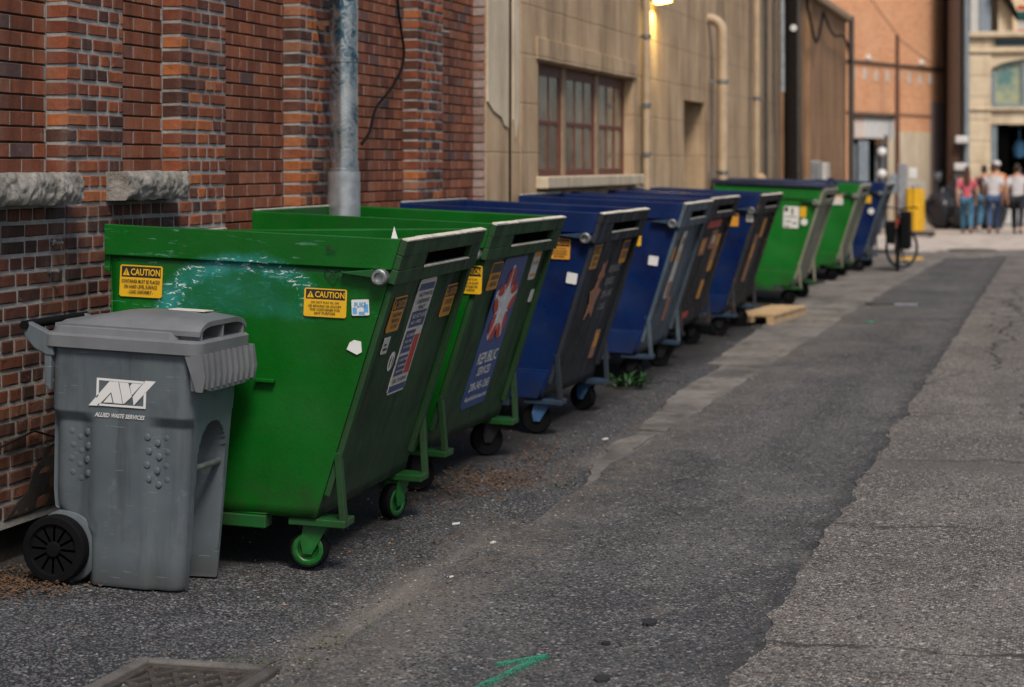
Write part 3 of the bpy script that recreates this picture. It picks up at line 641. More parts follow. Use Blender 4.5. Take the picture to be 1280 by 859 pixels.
mb.box(-9.5, -5.0, 15.02, 31.2, -.2, 5.6); mb.add([(XF, 15.02, -.2), (-5, 15.02, -.2), (-5, 15.02, 5.6), (XF, 15.02, 5.6)], [(0, 1, 2, 3)]); mb.add([(XF, 15.02, 5.6), (-5, 15.02, 5.6), (-5, 31.2, 5.6), (XF, 31.2, 5.6)], [(0, 1, 2, 3)])
mb.box(-4.5, -4.30, 15.66, 15.77, -.2, 5.6); mb.box(-4.5, -4.27, 16.01, 16.07, -.2, 5.6)
under(mb.build('wall', M['stucco']), cb)
mb = MB(); mb.prism([(15.03, 5.5), (15.03, 2.17), (15.2, 2.10), (15.42, 2.06), (15.5, 2.0), (15.63, 1.98), (15.655, 5.5)], (XF, 0, 0), (0, 1, 0), (0, 0, 1), (1, 0, 0), 0, .012)
mb.prism([(15.78, 5.5), (15.78, 2.05), (15.85, 1.9), (15.95, 2.06), (15.99, 5.5)], (XF, 0, 0), (0, 1, 0), (0, 0, 1), (1, 0, 0), 0, .012)
under(mb.build('plaster_patch', M['plaster']), cb)
mb = MB(); mb.tube([(XF - .02, 15.715, -.1), (XF - .02, 15.715, 5.5)], .028, 10); under(mb.build('conduit', M['black'], smooth=50), cb)
mb = MB(); mb.box(XF - .05, XF + .10, WY0 - .06, WY1 + .05, 1.495, WZ0); under(mb.build('window_sill', M['plaster'], bevel=.01), cb)
mb = MB(); mb.prism([(16.52, 2.56), (20.62, 2.56), (20.62, 2.71), (18.6, 2.735), (16.52, 2.745)], (XF, 0, 0), (0, 1, 0), (0, 0, 1), (1, 0, 0), 0, .018); under(mb.build('lintel', M['stucco'], bevel=.006), cb)
mb = MB(); mb.box(XF - .60, XF - .59, 15.9, 20.6, 1.5, 2.6); under(mb.build('blind', M['cream']), cb)
n3 = 3; mw = 0.13; uw = (WY1 - WY0 - mw * 2) / n3
for i in range(n3):
    a = WY0 + i * (uw + mw); b = a + uw
    if i < 2: under(MB().box(XF - .20, XF - .088, b, b + mw, WZ0, WZ1).build('mullion', M['wood_tan'], bevel=.006), cb)
    fr = MB(); t_ = .07; X0, X1 = XF - .185, XF - .10
    fr.box(X0, X1, a, a + t_, WZ0, WZ1); fr.box(X0, X1, b - t_, b, WZ0, WZ1)
    fr.box(X0, X1 - .003, a + t_, b - t_, WZ1 - .10, WZ1); fr.box(X0, X1 - .003, a + t_, b - t_, WZ0, WZ0 + .06)
    zm = WZ0 + .46; fr.box(X0 + .01, X1 - .008, a + t_, b - t_, zm - .018, zm + .018)
    f = under(fr.build('window', M['wood_red'], bevel=.004), cb)
    mu = MB(); pa = (b - a - 2 * t_) / 3
    for q in (1, 2): mu.box(X1 - .03, X1 - .005, a + t_ + q * pa - .012, a + t_ + q * pa + .012, WZ0 + .06, WZ1 - .10)
    o = mu.build('muntin', M['wood_red']); o.parent = f
    for q in range(3):
        for (c, d, xo) in ((WZ0 + .06, zm - .018, .018), (zm + .018, WZ1 - .10, .012)):
            pn = MB().box(X1 - xo - .006, X1 - xo, a + t_ + q * pa + (.012 if q else 0), a + t_ + (q + 1) * pa - (.012 if q < 2 else 0), c, d)
            o = pn.build('pane', M['pane']); o.parent = f
mb = MB(); mb.box(XF - .70, XF - .64, DY0 + .05, DY1 - .05, 0, 2.38); mb.box(XF - .64, XF - .63, DY0 + .16, DY1 - .16, .2, 1.1); mb.box(XF - .64, XF - .63, DY0 + .16, DY1 - .16, 1.2, 2.2)
under(mb.build('door', M['dark_pipe'], bevel=.006), cb)
# brown stretch further on, with a coping
bw = empty('brown_building', (XF, 36.0, 0.0), label='low brown stucco building with coping beyond the dark utility pole', cat='building')
mb = MB(); mb.box(-9.5, XF - .02, 31.21, 41.4, -.2, 4.5); under(mb.build('wall', M['stucco_brown']), bw)
mb = MB(); mb.box(-9.5, XF + .10, 31.21, 41.5, 4.5, 4.63); under(mb.build('coping', M['wood_tan'], bevel=.02), bw)
for a_, b_ in ((34.9, 35.1), (31.9, 32.0)): under(MB().box(XF - .03, XF + .04, a_, b_, 0, 4.5).build('pilaster_strip', M['stucco_brown'], bevel=.01), bw)

def pipe_thing(name, path, r, mat, label, cat, clips=(), n=14, part='pipe'):
    root = empty(name, path[0], label=label, cat=cat)
    mb = MB(); mb.tube(path, r, n); under(mb.build(part, mat, smooth=50), root)
    if clips:
        for (x, y, zz) in clips:
            mb = MB(); mb.lathe([(r + .002, -.02), (r + .012, -.02), (r + .012, .02), (r + .002, .02)], (x, y, zz), (0, 0, 1), n); mb.box(XF - .02, x, y - .012, y + .012, zz - .012, zz + .012)
            under(mb.build('clip', M['steel'], smooth=40), root)
    return root
pipe_thing('conduit_pipe', [(-4.15, 20.83, 0), (-4.15, 20.83, 5.5)], .038, M['beige_pipe'], 'slim beige conduit running up between the triple window and the wall lamp', 'pipe', [(-4.15, 20.83, zz) for zz in (1.8, 2.3, 3.0)])
pth = [(-4.04, 24.98, 0.05), (-4.04, 24.98, 3.30)] + [(-4.04 - .16 * (1 - math.cos(a)), 24.98, 3.30 + .16 * math.sin(a)) for a in (R(20), R(40), R(60), R(80), R(90))] + [(-4.4, 24.98, 3.46)]
pipe_thing('vent_pipe', pth, .062, M['beige_pipe'], 'beige pipe with an elbow at its top turning into the wall past the doorway', 'pipe', [(-4.04, 24.98, 2.7), (-4.04, 24.98, 1.6)])
pipe_thing('drain_pipe', [(-4.10, 28.25, 0.05), (-4.10, 28.25, 5.5)], .05, M['beige_pipe'], 'straight beige drain pipe above the tan gas meter', 'pipe', [(-4.10, 28.25, 2.6), (-4.1, 28.25, 1.5)])
pipe_thing('iron_pipe', [(-4.13, 29.35, 0.05), (-4.13, 29.35, 5.3)], .035, M['dark_pipe'], 'dark thin pipe between the beige drain pipe and the utility pole', 'pipe')
pipe_thing('corner_pipe', [(-4.12, 41.25, 0.0), (-4.12, 41.25, 4.6)], .06, M['dark_pipe'], 'dark downpipe at the far corner of the low brown building', 'pipe')
# wall lamp, lit
wlp = empty('wall_lamp', (-4.215, 21.45, 3.42), label='lit yellow wall lamp high on the tan stucco wall', cat='lamp')
mb = MB(); mb.box(-4.215, -4.18, 21.36, 21.54, 3.40, 3.66); under(mb.build('back_plate', M['dark_pipe'], bevel=.005), wlp)
t = T('lamp_glow'); t.set(t.b.inputs['Base Color'], (0.8, 0.6, 0.2)); t.set(t.b.inputs['Emission Color'], (1.0, 0.72, 0.16)); t.set(t.b.inputs['Emission Strength'], 5.0); M['glow'] = t.m
mb = MB(); mb.prism([(-4.18, 3.375), (-4.02, 3.40), (-4.05, 3.50), (-4.18, 3.58)], (0, 0, 0), (1, 0, 0), (0, 0, 1), (0, 1, 0), 21.34, 21.56); under(mb.build('lamp_glass', M['glow'], bevel=.008), wlp)
mb = MB(); mb.prism([(-4.19, 3.585), (-4.04, 3.505), (-4.0, 3.52), (-4.0, 3.56), (-4.19, 3.66)], (0, 0, 0), (1, 0, 0), (0, 0, 1), (0, 1, 0), 21.32, 21.58); under(mb.build('hood', M['dark_pipe'], bevel=.005), wlp)
ld = bpy.data.lights.new('wall_lamp_light', 'AREA'); ld.energy = 9; ld.color = (1.0, .72, .25); ld.shape = 'RECTANGLE'; ld.size = .16; ld.size_y = .12
lo = bpy.data.objects.new('wall_lamp_light', ld); COL.objects.link(lo); lo.location = (-4.08, 21.45, 3.355); lo.rotation_euler = (0, R(-18), 0)
# utility pole with a metal guard
def pole(name, x, y, h, r, lean, label, mat, guard=None, extra=None):
    root = empty(name, (x, y, 0), label=label, cat='utility pole')
    mb = MB(); mb.tube([(x, y, -.1), (x + lean * .3, y, h * .3), (x + lean, y, h)], [r * 1.08, r, r * .86], 18); under(mb.build('pole', mat, smooth=50), root)
    if guard:
        mb = MB(); mb.tube([(x + guard[0], y + guard[1], guard[2]), (x + guard[0] + lean * .6, y + guard[1], h * .95)], guard[3], 12); under(mb.build('cable_guard', guard[4], smooth=50), root)
    return root
up = pole('utility_pole', -3.88, 30.45, 9.0, .125, -.05, 'thick dark wooden utility pole with a grey cable guard against the stucco wall', M['pole_wood'], (-.15, -.06, 2.75, .045, M['galv_grey']))
mb = MB(); mb.lathe([(.001, 0), (.05, .004), (.05, .012), (.001, .014)], (-3.86, 30.325, 3.68), (0, -1, 0), 12); under(mb.build('pole_tag', M['white']), up)
mb = MB(); mb.tube([(-3.80, 30.38, -.1), (-3.80, 30.38, 4.2)], .03, 10); under(mb.build('riser', M['dark_pipe'], smooth=50), up)
for pts, lb in (([(-3.8, 30.5, 4.9), (-4.05, 33.6, 4.25), (-4.1, 35.2, 3.75), (-4.12, 36.4, 4.35)], 'black cable sagging from the utility pole along the brown wall'),
                ([(-4.12, 36.4, 4.35), (-4.12, 38.0, 4.05), (-4.1, 39.8, 4.1), (-4.12, 41.2, 3.7)], 'black cable looping under the coping to the far corner of the brown building')):
    mb = MB(); mb.tube(curve_pts(pts), .022, 8); tag(mb.build('cable', M['black'], smooth=60), lb, 'cable', 'cables on the brown wall')
# meters on the walls
gm = empty('gas_meter', (-4.1, 28.3, 1.3), label='grey gas meter with a round tan cap on the wall behind the bins', cat='meter')
mb = MB(); mb.box(-4.215, -3.98, 28.05, 28.5, 1.22, 1.46); under(mb.build('meter_box', M['grey_box'], bevel=.02), gm)
mb = MB(); mb.lathe([(.001, .12), (.06, .11), (.10, .07), (.12, 0.0)], (-4.08, 28.3, 1.46), (0, 0, 1), 18); under(mb.build('cap', M['timber'], smooth=60), gm)
em = empty('electric_meter', (-4.1, 35.9, 1.4), label='electric meter with round dial beside a pale panel on the brown wall', cat='meter')
mb = MB(); mb.box(-4.235, -4.05, 35.2, 35.7, 1.1, 1.75); under(mb.build('panel', M['galv_grey'], bevel=.015), em)
mb = MB(); mb.box(-4.235, -4.02, 35.95, 36.55, 1.42, 1.72); under(mb.build('meter_box', M['white_worn'], bevel=.015), em)
mb = MB(); mb.lathe([(.10, 0), (.10, .09), (.07, .11), (.001, .115)], (-4.02, 36.25, 1.36), (1, -.3, 0), 18); under(mb.build('dial', M['hub_dark'], smooth=50), em)
# ------------------------------------------------------------------ orange brick building across the end of the alley
def brick_wall_mat():
    t = T('orange_brickwork'); P = t.obj(); X = t.sep(P)
    n = t.nt.nodes.new('ShaderNodeTexBrick'); cv = t.nt.nodes.new('ShaderNodeCombineXYZ'); t.set(cv.inputs[0], X[0]); t.set(cv.inputs[1], X[2]); t.set(n.inputs['Vector'], cv.outputs[0])
    for k_, v_ in (('Scale', 1.0), ('Brick Width', .21), ('Row Height', .07), ('Mortar Size', .007), ('Mortar Smooth', .2), ('Bias', -.1)): n.inputs[k_].default_value = v_
    n.inputs['Color1'].default_value = (.56, .225, .10, 1); n.inputs['Color2'].default_value = (.68, .32, .16, 1); n.inputs['Mortar'].default_value = (.58, .42, .29, 1)
    col = t.mix(t.ramp(t.noise(P, .9, 6), .35, .7, 0, .5), n.outputs[0], (.68, .40, .24))
    col = t.mix(t.ramp(t.noise(P, 5, 6), .55, .75, 0, .4), col, (.32, .13, .06))
    return t.fin(col, .85, t.bump(n.outputs[1], .4, -.01), spec=.2)
M['orange_brick'] = brick_wall_mat()
oa = math.atan2(.938, .347)
ob = empty('orange_brick_building', (-3.34, 59.1, 0), (0, 0, oa), 'orange brick building with a cream painted base at the end of the alley', 'building')
# local x runs along the face (0 at its far corner, negative towards us), -y is out of the wall
def lb(mb, name, mat, root, **k): return mb.build(name, mat, parent=root, **k)
mb = MB(); wall_z = 8.5
mb.box(-10, 0, 0, 6, -.1, wall_z); lb(mb, 'wall', M['orange_brick'], ob)
mb = MB(); mb.box(-4.05, -.95, -.015, .01, -.1, 2.56); lb(mb, 'painted_base', M['cream'], ob, bevel=.004)
mb = MB(); mb.box(-.92, .015, -.02, 6, -.1, 3.4); lb(mb, 'corner_pier', plain('greyed_brick', (.30, .23, .21), .9, .3, 30), ob)
mb = MB(); mb.box(-10, -.0, -.05, .01, 4.30, 4.36); lb(mb, 'ledge', M['dark_pipe'], ob)
mb = MB(); mb.box(-10, -.7, -.03, .01, 3.0, 3.05); lb(mb, 'string_course', plain('sooty_ledge', (.26, .15, .09), .9, .3, 8), ob)
for i in range(8):
    mb = MB(); x = -.95 - i * .68; mb.box(x - .085, x + .085, -.02, .01, 3.87, 4.17 - .02 * (i % 2)); lb(mb, 'wall_plate', M['white_worn'], ob, bevel=.01)
for x in (-1.6, -4.9):
    mb = MB(); mb.lathe([(.09, 0), (.10, .05), (.06, .12), (.001, .13)], (x, -.03, 4.40), (0, -.3, 1), 12); lb(mb, 'insulator', M['white_worn'], ob, smooth=60)
mb = MB(); mb.box(-5.75, -4.0, -.35, .0, 2.36, 2.86); lb(mb, 'shutter_box', M['white'], ob, bevel=.01)
mb = MB(); mb.box(-5.8, -3.95, -.40, .0, 2.865, 2.98); lb(mb, 'shutter_cap', M['dark_pipe'], ob, bevel=.01)
mb = MB(); mb.box(-5.72, -4.45, -.02, .01, 0, 2.34); lb(mb, 'door', M['void'], ob)
for a_, b_ in ((-4.43, -4.0), (-5.78, -5.725)): lb(MB().box(a_, b_, -.10, .01, 0, 2.2), 'door_frame', M['grey_box'], ob, bevel=.01)
mb = MB(); mb.box(-2.7, -1.3, -.03, .0, .9, 1.25); lb(mb, 'wall_sign', M['white_worn'], ob)
mb = MB(); mb.lathe([(.001, 0), (.16, 0), (.17, .12), (.12, .2), (.001, .21)], (-.55, -.02, 1.35), (0, -1, 0), 16); mb.box(-.60, -.50, -.1, 0, .2, 1.2); lb(mb, 'wall_meter', M['galv_grey'], ob, smooth=40)
# rusty mast in front of it
ms = empty('mast', (-4.30, 54.6, 0), label='thin rusty mast standing in front of the orange brick wall', cat='mast')
mb = MB(); mb.tube([(-4.27, 54.6, 0), (-4.27, 54.6, 5.05)], [.075, .05], 10); under(mb.build('shaft', M['rusty'], smooth=50), ms)
mb = MB(); mb.lathe([(.12, 0), (.12, .03), (.06, .05)], (-4.27, 54.6, 0), (0, 0, 1), 12); under(mb.build('base', M['rusty'], smooth=40), ms)
for pts, lb_ in (([(-4.27, 54.6, 5.03), (-5.0, 52, 6.2), (-5.9, 49, 7.8)], 'thin wire running from the top of the rusty mast up over the roof'), ([(-4.27, 54.6, 4.98), (-3.75, 57.4, 4.55), (-3.5, 58.6, 4.45)], 'thin wire running from the rusty mast down along the orange wall')):
    mb = MB(); mb.tube(curve_pts(pts), .012, 6); tag(mb.build('wire', M['rusty']), lb_, 'wire', 'wires of the rusty mast')
# dark pole and conduits between the two far buildings
fp = pole('utility_pole', -2.98, 57.4, 9.5, .19, .03, 'dark brown wooden pole by the corner of the orange brick building', plain('brown_pole_wood', (.06, .028, .016), .85, .4, 14, 0, .4))
mb = MB(); mb.tube([(-2.64, 57.3, 0), (-2.64, 57.3, 8.5)], .075, 10); under(mb.build('riser', M['grey_box'], smooth=50), fp)
mb = MB(); mb.box(-3.2, -2.75, 57.62, 57.8, 0, 9.0); under(mb.build('backing_board', M['pole_wood']), fp)
for (zz, xx) in ((2.35, -2.75), (1.62, -2.78)):
    mb = MB(); mb.box(xx - .17, xx + .17, 56.95, 57.2, zz - .1, zz + .1); under(mb.build('meter_box', M['white'], bevel=.03), fp)
mb = MB(); mb.box(-2.98, -2.6, 57.0, 57.25, .5, 1.45); under(mb.build('switch_box', M['dark_pipe'], bevel=.02), fp)
dw = tag(MB().box(-3.3, -2.83, 58.2, 66, -.1, 9.2).build('brown_building', M['pole_wood']), 'dark narrow brick flank behind the far utility pole', 'building')

# ------------------------------------------------------------------ stone building with a garage opening
sb = empty('stone_building', (-1.0, 60.5, 0), label='pale stone building with an arched window above an open dark garage', cat='building')
SX0, SY = -2.79, 60.5
def S(mb, name, mat, **k): return under(mb.build(name, mat, **k), sb)
mb = MB(); mb.box(SX0, -2.12, SY, SY + 7, -.1, 5.3)                            # pier beside the opening
S(mb, 'pier', M['limestone'], bevel=.02)
arch = [(-2.12, 2.85), (2.6, 2.85), (2.6, 5.30), (-2.12, 5.30)]
mb = MB(); mb.box(-2.119, 3.4, SY + .05, SY + 7, 2.83, 3.29); mb.box(-2.119, 3.4, SY + .05, SY + 7, 4.75, 5.29); mb.box(1.0, 3.4, SY + .051, SY + 7, -.1, 4.74)
ap = [(-2.119, 4.76)] + [(-2.119, 4.34)] + [(-.55 + 1.57 * math.cos(a), 4.34 + .36 * math.sin(a)) for a in [R(180 - 180 * k / 14) for k in range(15)]] + [(1.0, 4.76)]
mb.prism(ap, (0, SY + .052, 0), (1, 0, 0), (0, 0, 1), (0, 1, 0), 0, .5)
S(mb, 'wall', M['limestone'])
for (a, b, d) in ((4.86, 4.94, .06), (5.30, 5.45, .14), (3.22, 3.30, .07)):
    mb = MB(); mb.box(SX0 - d + .05, 3.4, SY - d, SY + 1, a, b); S(mb, 'cornice', M['limestone'], bevel=.02)
for zz in (.55, 1.15, 1.75, 2.35, 2.95, 3.62, 4.2):                            # courses of the pier as shallow joints
    mb = MB(); mb.box(SX0 - .004, -2.117, SY - .012, SY + .2, zz, zz + .52); S(mb, 'stone_block', M['limestone'], bevel=.015)
mb = MB(); mb.box(-2.0, 3.0, SY + .03, SY + .08, 5.04, 5.24); S(mb, 'sign_band', plain('dark_teal_sign', (.02, .06, .08), .4), bevel=.005)
wf = MB(); wf.box(-2.11, -2.0, SY + .12, SY + .3, 3.3, 4.36); wf.box(-2.0, 1.0, SY + .12, SY + .3, 3.3, 3.38); wf.box(-1.27, -1.19, SY + .12, SY + .3, 3.38, 4.70); wf.box(-.28, -.2, SY + .12, SY + .3, 3.38, 4.7)
f = S(wf, 'window', M['grey_box'])
for a, b in ((-2.0, -1.27), (-1.19, -.28), (-.2, 1.0)):
    o = MB().box(a, b, SY + .2, SY + .22, 3.38, 4.75).build('pane', M['pane_teal']); o.parent = f
mb = MB(); mb.box(-2.1, 1.0, SY + 4, SY + 4.1, -.1, 2.83); S(mb, 'garage_interior', M['void']); S(MB().box(-2.1, -1.62, SY + .3, SY + .5, 0, 2.83), 'door_leaf', M['void'])
mb = MB(); mb.box(-2.11, -1.95, SY + .1, SY + .3, 0, 2.83); S(mb, 'door_jamb', M['grey_box'], bevel=.01)
mb = MB(); mb.box(-1.4, -.4, SY + 1.5, SY + 2.4, 0, 1.45); tag(mb.build('cabinet', M['banner'], bevel=.03), 'blue cabinet standing inside the dark garage of the stone building', 'cabinet')
mb = MB(); mb.tube([(-1.35, SY + 1.2, 2.7), (-1.35, SY + 1.2, 2.3)], .02, 6); mb.lathe([(.001, 0), (.16, .05), (.2, .3), (.12, .5), (.001, .55)], (-1.35, SY + 1.2, 1.85), (0, 0, 1), 14); tag(mb.build('hanging_lamp', M['sky_lbl'], smooth=50), 'pale blue lamp hanging in the garage of the stone building', 'lamp')
mb = MB(); mb.box(-1.95, -1.0, SY - .25, SY - .05, 0, .42); tag(mb.build('kerb_block', M['white'], bevel=.02), 'white low block at the foot of the stone building', 'block')
us = MB(); us.box(-1.95, -1.55, SY + 1.2, SY + 3, 5.4, 9); us.box(-2.79, 3, SY + 2.4, SY + 3, 5.4, 9); S(us, 'upper_wall', M['limestone'])
mb = MB(); mb.box(-2.74, -2.5, SY + 1.35, SY + 1.4, 5.42, 9); S(mb, 'upper_window', M['white']); mb = MB(); mb.box(-2.49, -2.16, SY + 1.3, SY + 1.4, 5.42, 9); S(mb, 'window_shutter', plain('blue_grey_paint', (.22, .27, .33), .6), bevel=.01)
mb = MB(); mb.prism([(-2.1, 6.9), (-1.45, 5.85), (-1.3, 5.85), (-1.8, 6.9)], (0, SY + .9, 0), (1, 0, 0), (0, 0, 1), (0, 1, 0), 0, .5); S(mb, 'eave', M['pole_wood'])
mb = MB(); mb.box(-1.4, 3, SY + .6, SY + .7, 6.1, 6.22); mb.box(-1.0, -.88, SY + .6, SY + .7, 5.46, 6.8); mb.box(-1.4, 3, SY + .61, SY + .69, 5.46, 5.54); S(mb, 'red_railing', M['red_lbl'])
mb = MB(); mb.box(-1.40, 3, SY + .85, SY + .9, 5.8, 6.08); S(mb, 'teal_panel', plain('teal_panel_paint', (.03, .16, .15), .5)); mb = MB(); mb.box(-1.40, 3, SY + .86, SY + .91, 5.46, 5.79); S(mb, 'white_panel', M['white'])

# ------------------------------------------------------------------ things at the end of the alley
ps = empty('meter_post', (-3.85, 50.8, 0), label='grey steel post with boxes beside the yellow guard', cat='post')
mb = MB(); mb.box(-3.94, -3.74, 50.7, 50.82, 0, 1.70); under(mb.build('post', M['galv_grey'], bevel=.01), ps)
mb = MB(); mb.box(-3.70, -3.5, 50.72, 50.85, 1.35, 1.6); under(mb.build('junction_box', M['white'], bevel=.02), ps)
mb = MB(); mb.box(-4.16, -3.96, 50.75, 50.9, 1.0, 1.45); under(mb.build('switch_box', M['grey_box'], bevel=.02), ps)
pt = empty('meter_post', (-4.45, 50.9, 0), label='dark conduit post with white meter heads behind the grey steel post', cat='post')
mb = MB(); mb.tube([(-4.40, 50.9, 0), (-4.40, 50.9, 2.2)], .05, 10); mb.tube([(-4.25, 50.9, 0), (-4.25, 50.9, 2.4)], .04, 10); under(mb.build('post', M['dark_pipe'], smooth=50), pt)
for zz in (1.98, 1.45, .95):
    mb = MB(); mb.lathe([(.001, 0), (.10, .01), (.11, .08), (.08, .12), (.001, .13)], (-4.33, 50.8, zz), (0, -1, .2), 16); under(mb.build('meter_head', M['white'], smooth=50), pt)
gp = empty('gate_post', (-4.75, 50.4, 0), label='broad blue-grey steel post beside the black doorway', cat='post')
mb = MB(); mb.box(-4.86, -4.62, 50.3, 50.5, 0, 2.25); under(mb.build('post', M['grey_box'], bevel=.015), gp)
yg = empty('pole_guard', (-3.52, 50.3, 0), label='bright yellow fluted plastic pole guard', cat='pole guard')
mb = MB()
n = 40; prof = [(-3.52 + (.20 + .022 * math.cos(8 * 2 * math.pi * k / n)) * math.cos(2 * math.pi * k / n), 50.35 + (.20 + .022 * math.cos(8 * 2 * math.pi * k / n)) * math.sin(2 * math.pi * k / n)) for k in range(n)]
mb.prism(prof, (0, 0, 0), (1, 0, 0), (0, 1, 0), (0, 0, 1), .05, 1.12); under(mb.build('guard', M['yellow_plastic'], smooth=35), yg)
mb = MB(); mb.tube([(-3.52, 50.35, 0), (-3.52, 50.35, 1.18)], .09, 12); under(mb.build('core', M['galv_grey'], smooth=40), yg)
mb = MB(); mb.box(-4.0, -3.0, 49.2, 49.6, .03, .13); mb.box(-3.95, -3.85, 49.25, 49.55, 0, .03); mb.box(-3.15, -3.05, 49.25, 49.55, 0, .03); tag(mb.build('kerb_stop', M['iron'], bevel=.02), 'low dark metal kerb bar in front of the yellow guard', 'kerb bar')
mb = MB(); mb.prism(blob(-2.75, 37.6, .28, .55, 3, 22, .5), (0, 0, 0), (1, 0, 0), (0, 1, 0), (0, 0, 1), 0.0, .0215); tag(mb.build('kerb_paint', M['yellow']), 'patch of worn yellow paint on the gutter near the bicycle', 'paint mark')
def bag(x, y, r, h, seed, label):
    mb = MB()
    def P(a, b):
        th = 2 * math.pi * a; ph = math.pi * b; d = Vector((math.cos(th) * math.sin(ph), math.sin(th) * math.sin(ph), -math.cos(ph)))
        k_ = 1 + .16 * noise.noise((d.x * 2 + seed, d.y * 2, d.z * 2)) + .07 * noise.noise((d.x * 6 + seed, d.y * 6, d.z * 6))
        z = (d.z * .5 + .5) * h * k_ + (h * .18 if b > .985 else 0)
        return (x + d.x * r * k_, y + d.y * r * k_, max(0.0, z))
    mb.grid(P, 28, 18); tag(mb.build('bin_bag', M['bag'], smooth=180), label, 'bin bag', 'black bin bags piled at the end of the alley')
for x, y, r, h, sd_, lb_ in ((-3.15, 55.2, .50, .95, 1, 'black bin bag directly behind the yellow pole guard'), (-2.55, 55.0, .50, .8, 2, 'black bin bag in the middle of the pile by the far pole'),
                             (-2.0, 55.4, .48, .85, 3, 'black bin bag behind the woman in pink'), (-2.8, 56.1, .5, 1.2, 4, 'tallest black bin bag at the back of the pile')): bag(x, y, r, h, sd_, lb_)

# ------------------------------------------------------------------ people
def skin_mesh(V, E, Rr, mats, sub=2, name='body'):
    me = bpy.data.meshes.new('tmp'); me.from_pydata(V, E, []); o = bpy.data.objects.new('tmp', me); COL.objects.link(o)
    o.modifiers.new('s', 'SKIN')
    for i, r in enumerate(Rr): me.skin_vertices[0].data[i].radius = r if isinstance(r, tuple) else (r, r)
    me.skin_vertices[0].data[0].use_root = True
    s = o.modifiers.new('u', 'SUBSURF'); s.levels = sub; s.render_levels = sub
    bpy.context.view_layer.update()
    m2 = bpy.data.meshes.new_from_object(o.evaluated_get(bpy.context.evaluated_depsgraph_get()))
    bpy.data.objects.remove(o); bpy.data.meshes.remove(me)
    m2.name = name; m2.materials.clear(); m2.materials.append(mats); m2.polygons.foreach_set('use_smooth', [True] * len(m2.polygons))
    return m2
SKIN = plain('skin', (.42, .22, .14), .6, .12, 10); SHOE = plain('shoe_leather', (.05, .03, .02), .6); 
def person(x, y, heading, h, shirt, trousers, hair, label, long_hair=False, phase=1, cap=None, shoe=None, build=1.0, sleeves=True, group=None):
    """walking figure, facing local +Y; 1.75 m skeleton scaled to h"""
    root = empty('person', (x, y, 0.004), (0, 0, heading), label, 'person', group)
    k_ = h / 1.75; b_ = build
    p = phase
    fl, bl_ = (-.095, .095) if p > 0 else (.095, -.095)          # front leg side / back leg side
    V = {'pel': (0, 0, .95), 'waist': (0, 0, 1.08), 'chest': (0, .01, 1.30), 'shol': (0, 0, 1.43), 'neck': (0, .01, 1.50), 'head0': (0, .025, 1.57), 'head1': (0, .03, 1.66), 'top': (0, .02, 1.72),
         'nose': (0, .115, 1.615),
         'hf': (fl, .02, .90), 'kf': (fl * 1.0, .17, .50), 'af': (fl * .95, .20, .09), 'tf': (fl, .36, .035), 'hb': (bl_, -.01, .90), 'kb': (bl_, .02, .49), 'ab': (bl_ * .95, -.25, .14), 'tb': (bl_, -.14, .04)}
    E = [('pel', 'waist'), ('waist', 'chest'), ('chest', 'shol'), ('shol', 'neck'), ('neck', 'head0'), ('head0', 'head1'), ('head1', 'top'), ('head0', 'nose'), ('pel', 'hf'), ('hf', 'kf'), ('kf', 'af'), ('af', 'tf'), ('pel', 'hb'), ('hb', 'kb'), ('kb', 'ab'), ('ab', 'tb')]
    Rd = {'pel': (.15 * b_, .11), 'waist': (.13 * b_, .10), 'chest': (.155 * b_, .11), 'shol': (.12, .085), 'neck': .052, 'head0': (.068, .078), 'head1': (.078, .092), 'top': (.05, .06), 'nose': .014,
          'hf': .085, 'kf': .058, 'af': .040, 'tf': .032, 'hb': .085, 'kb': .058, 'ab': .040, 'tb': .032}
    for sgn, sw in ((-1, -.16 if p > 0 else .18), (1, .18 if p > 0 else -.16)):
        q = 'l' if sgn < 0 else 'r'
        V['s' + q] = (sgn * .185, 0, 1.40); V['e' + q] = (sgn * .245, sw * .45 - .02, 1.13); V['w' + q] = (sgn * .235, sw + .05, .89); V['p' + q] = (sgn * .23, sw + .08, .82)
        E += [('shol', 's' + q), ('s' + q, 'e' + q), ('e' + q, 'w' + q), ('w' + q, 'p' + q)]
        Rd.update({'s' + q: .058, 'e' + q: .042, 'w' + q: .028, 'p' + q: (.022, .036)})
        for fi, (fy, fz) in enumerate(((.045, -.075), (.018, -.088), (-.008, -.082), (-.03, -.066))):
            V[f'f{q}{fi}'] = (sgn * .222, sw + .085 + fy, .82 + fz); V[f'g{q}{fi}'] = (sgn * .205, sw + .09 + fy * 1.1, .82 + fz - .03)
            E += [('p' + q, f'f{q}{fi}'), (f'f{q}{fi}', f'g{q}{fi}')]; Rd[f'f{q}{fi}'] = .009; Rd[f'g{q}{fi}'] = .007
        V['t' + q] = (sgn * .205, sw + .135, .83); E.append(('w' + q, 't' + q)); Rd['t' + q] = .010
    def mk(keys, extra=0.0, name='body', mat_=SKIN, over=None, sub=2):
        ks = list(keys); ix = {k2: i for i, k2 in enumerate(ks)}
        ov = over or {}
        rr = []
        for k2 in ks:
            r = ov.get(k2, Rd.get(k2)); r = r if isinstance(r, tuple) else (r, r); rr.append((r[0] + extra, r[1] + extra))
        pts = [Vector(VV[k2]) * k_ for k2 in ks]
        return skin_mesh([tuple(v) for v in pts], [(ix[a], ix[c]) for a, c in E2 if a in ix and c in ix], [(a * k_, c * k_) for a, c in rr], mat_, sub, name)
    VV, E2 = V, E
    link('body', mk(V.keys()), root)
    # clothing as separate children
    VV = dict(V); E2 = list(E)
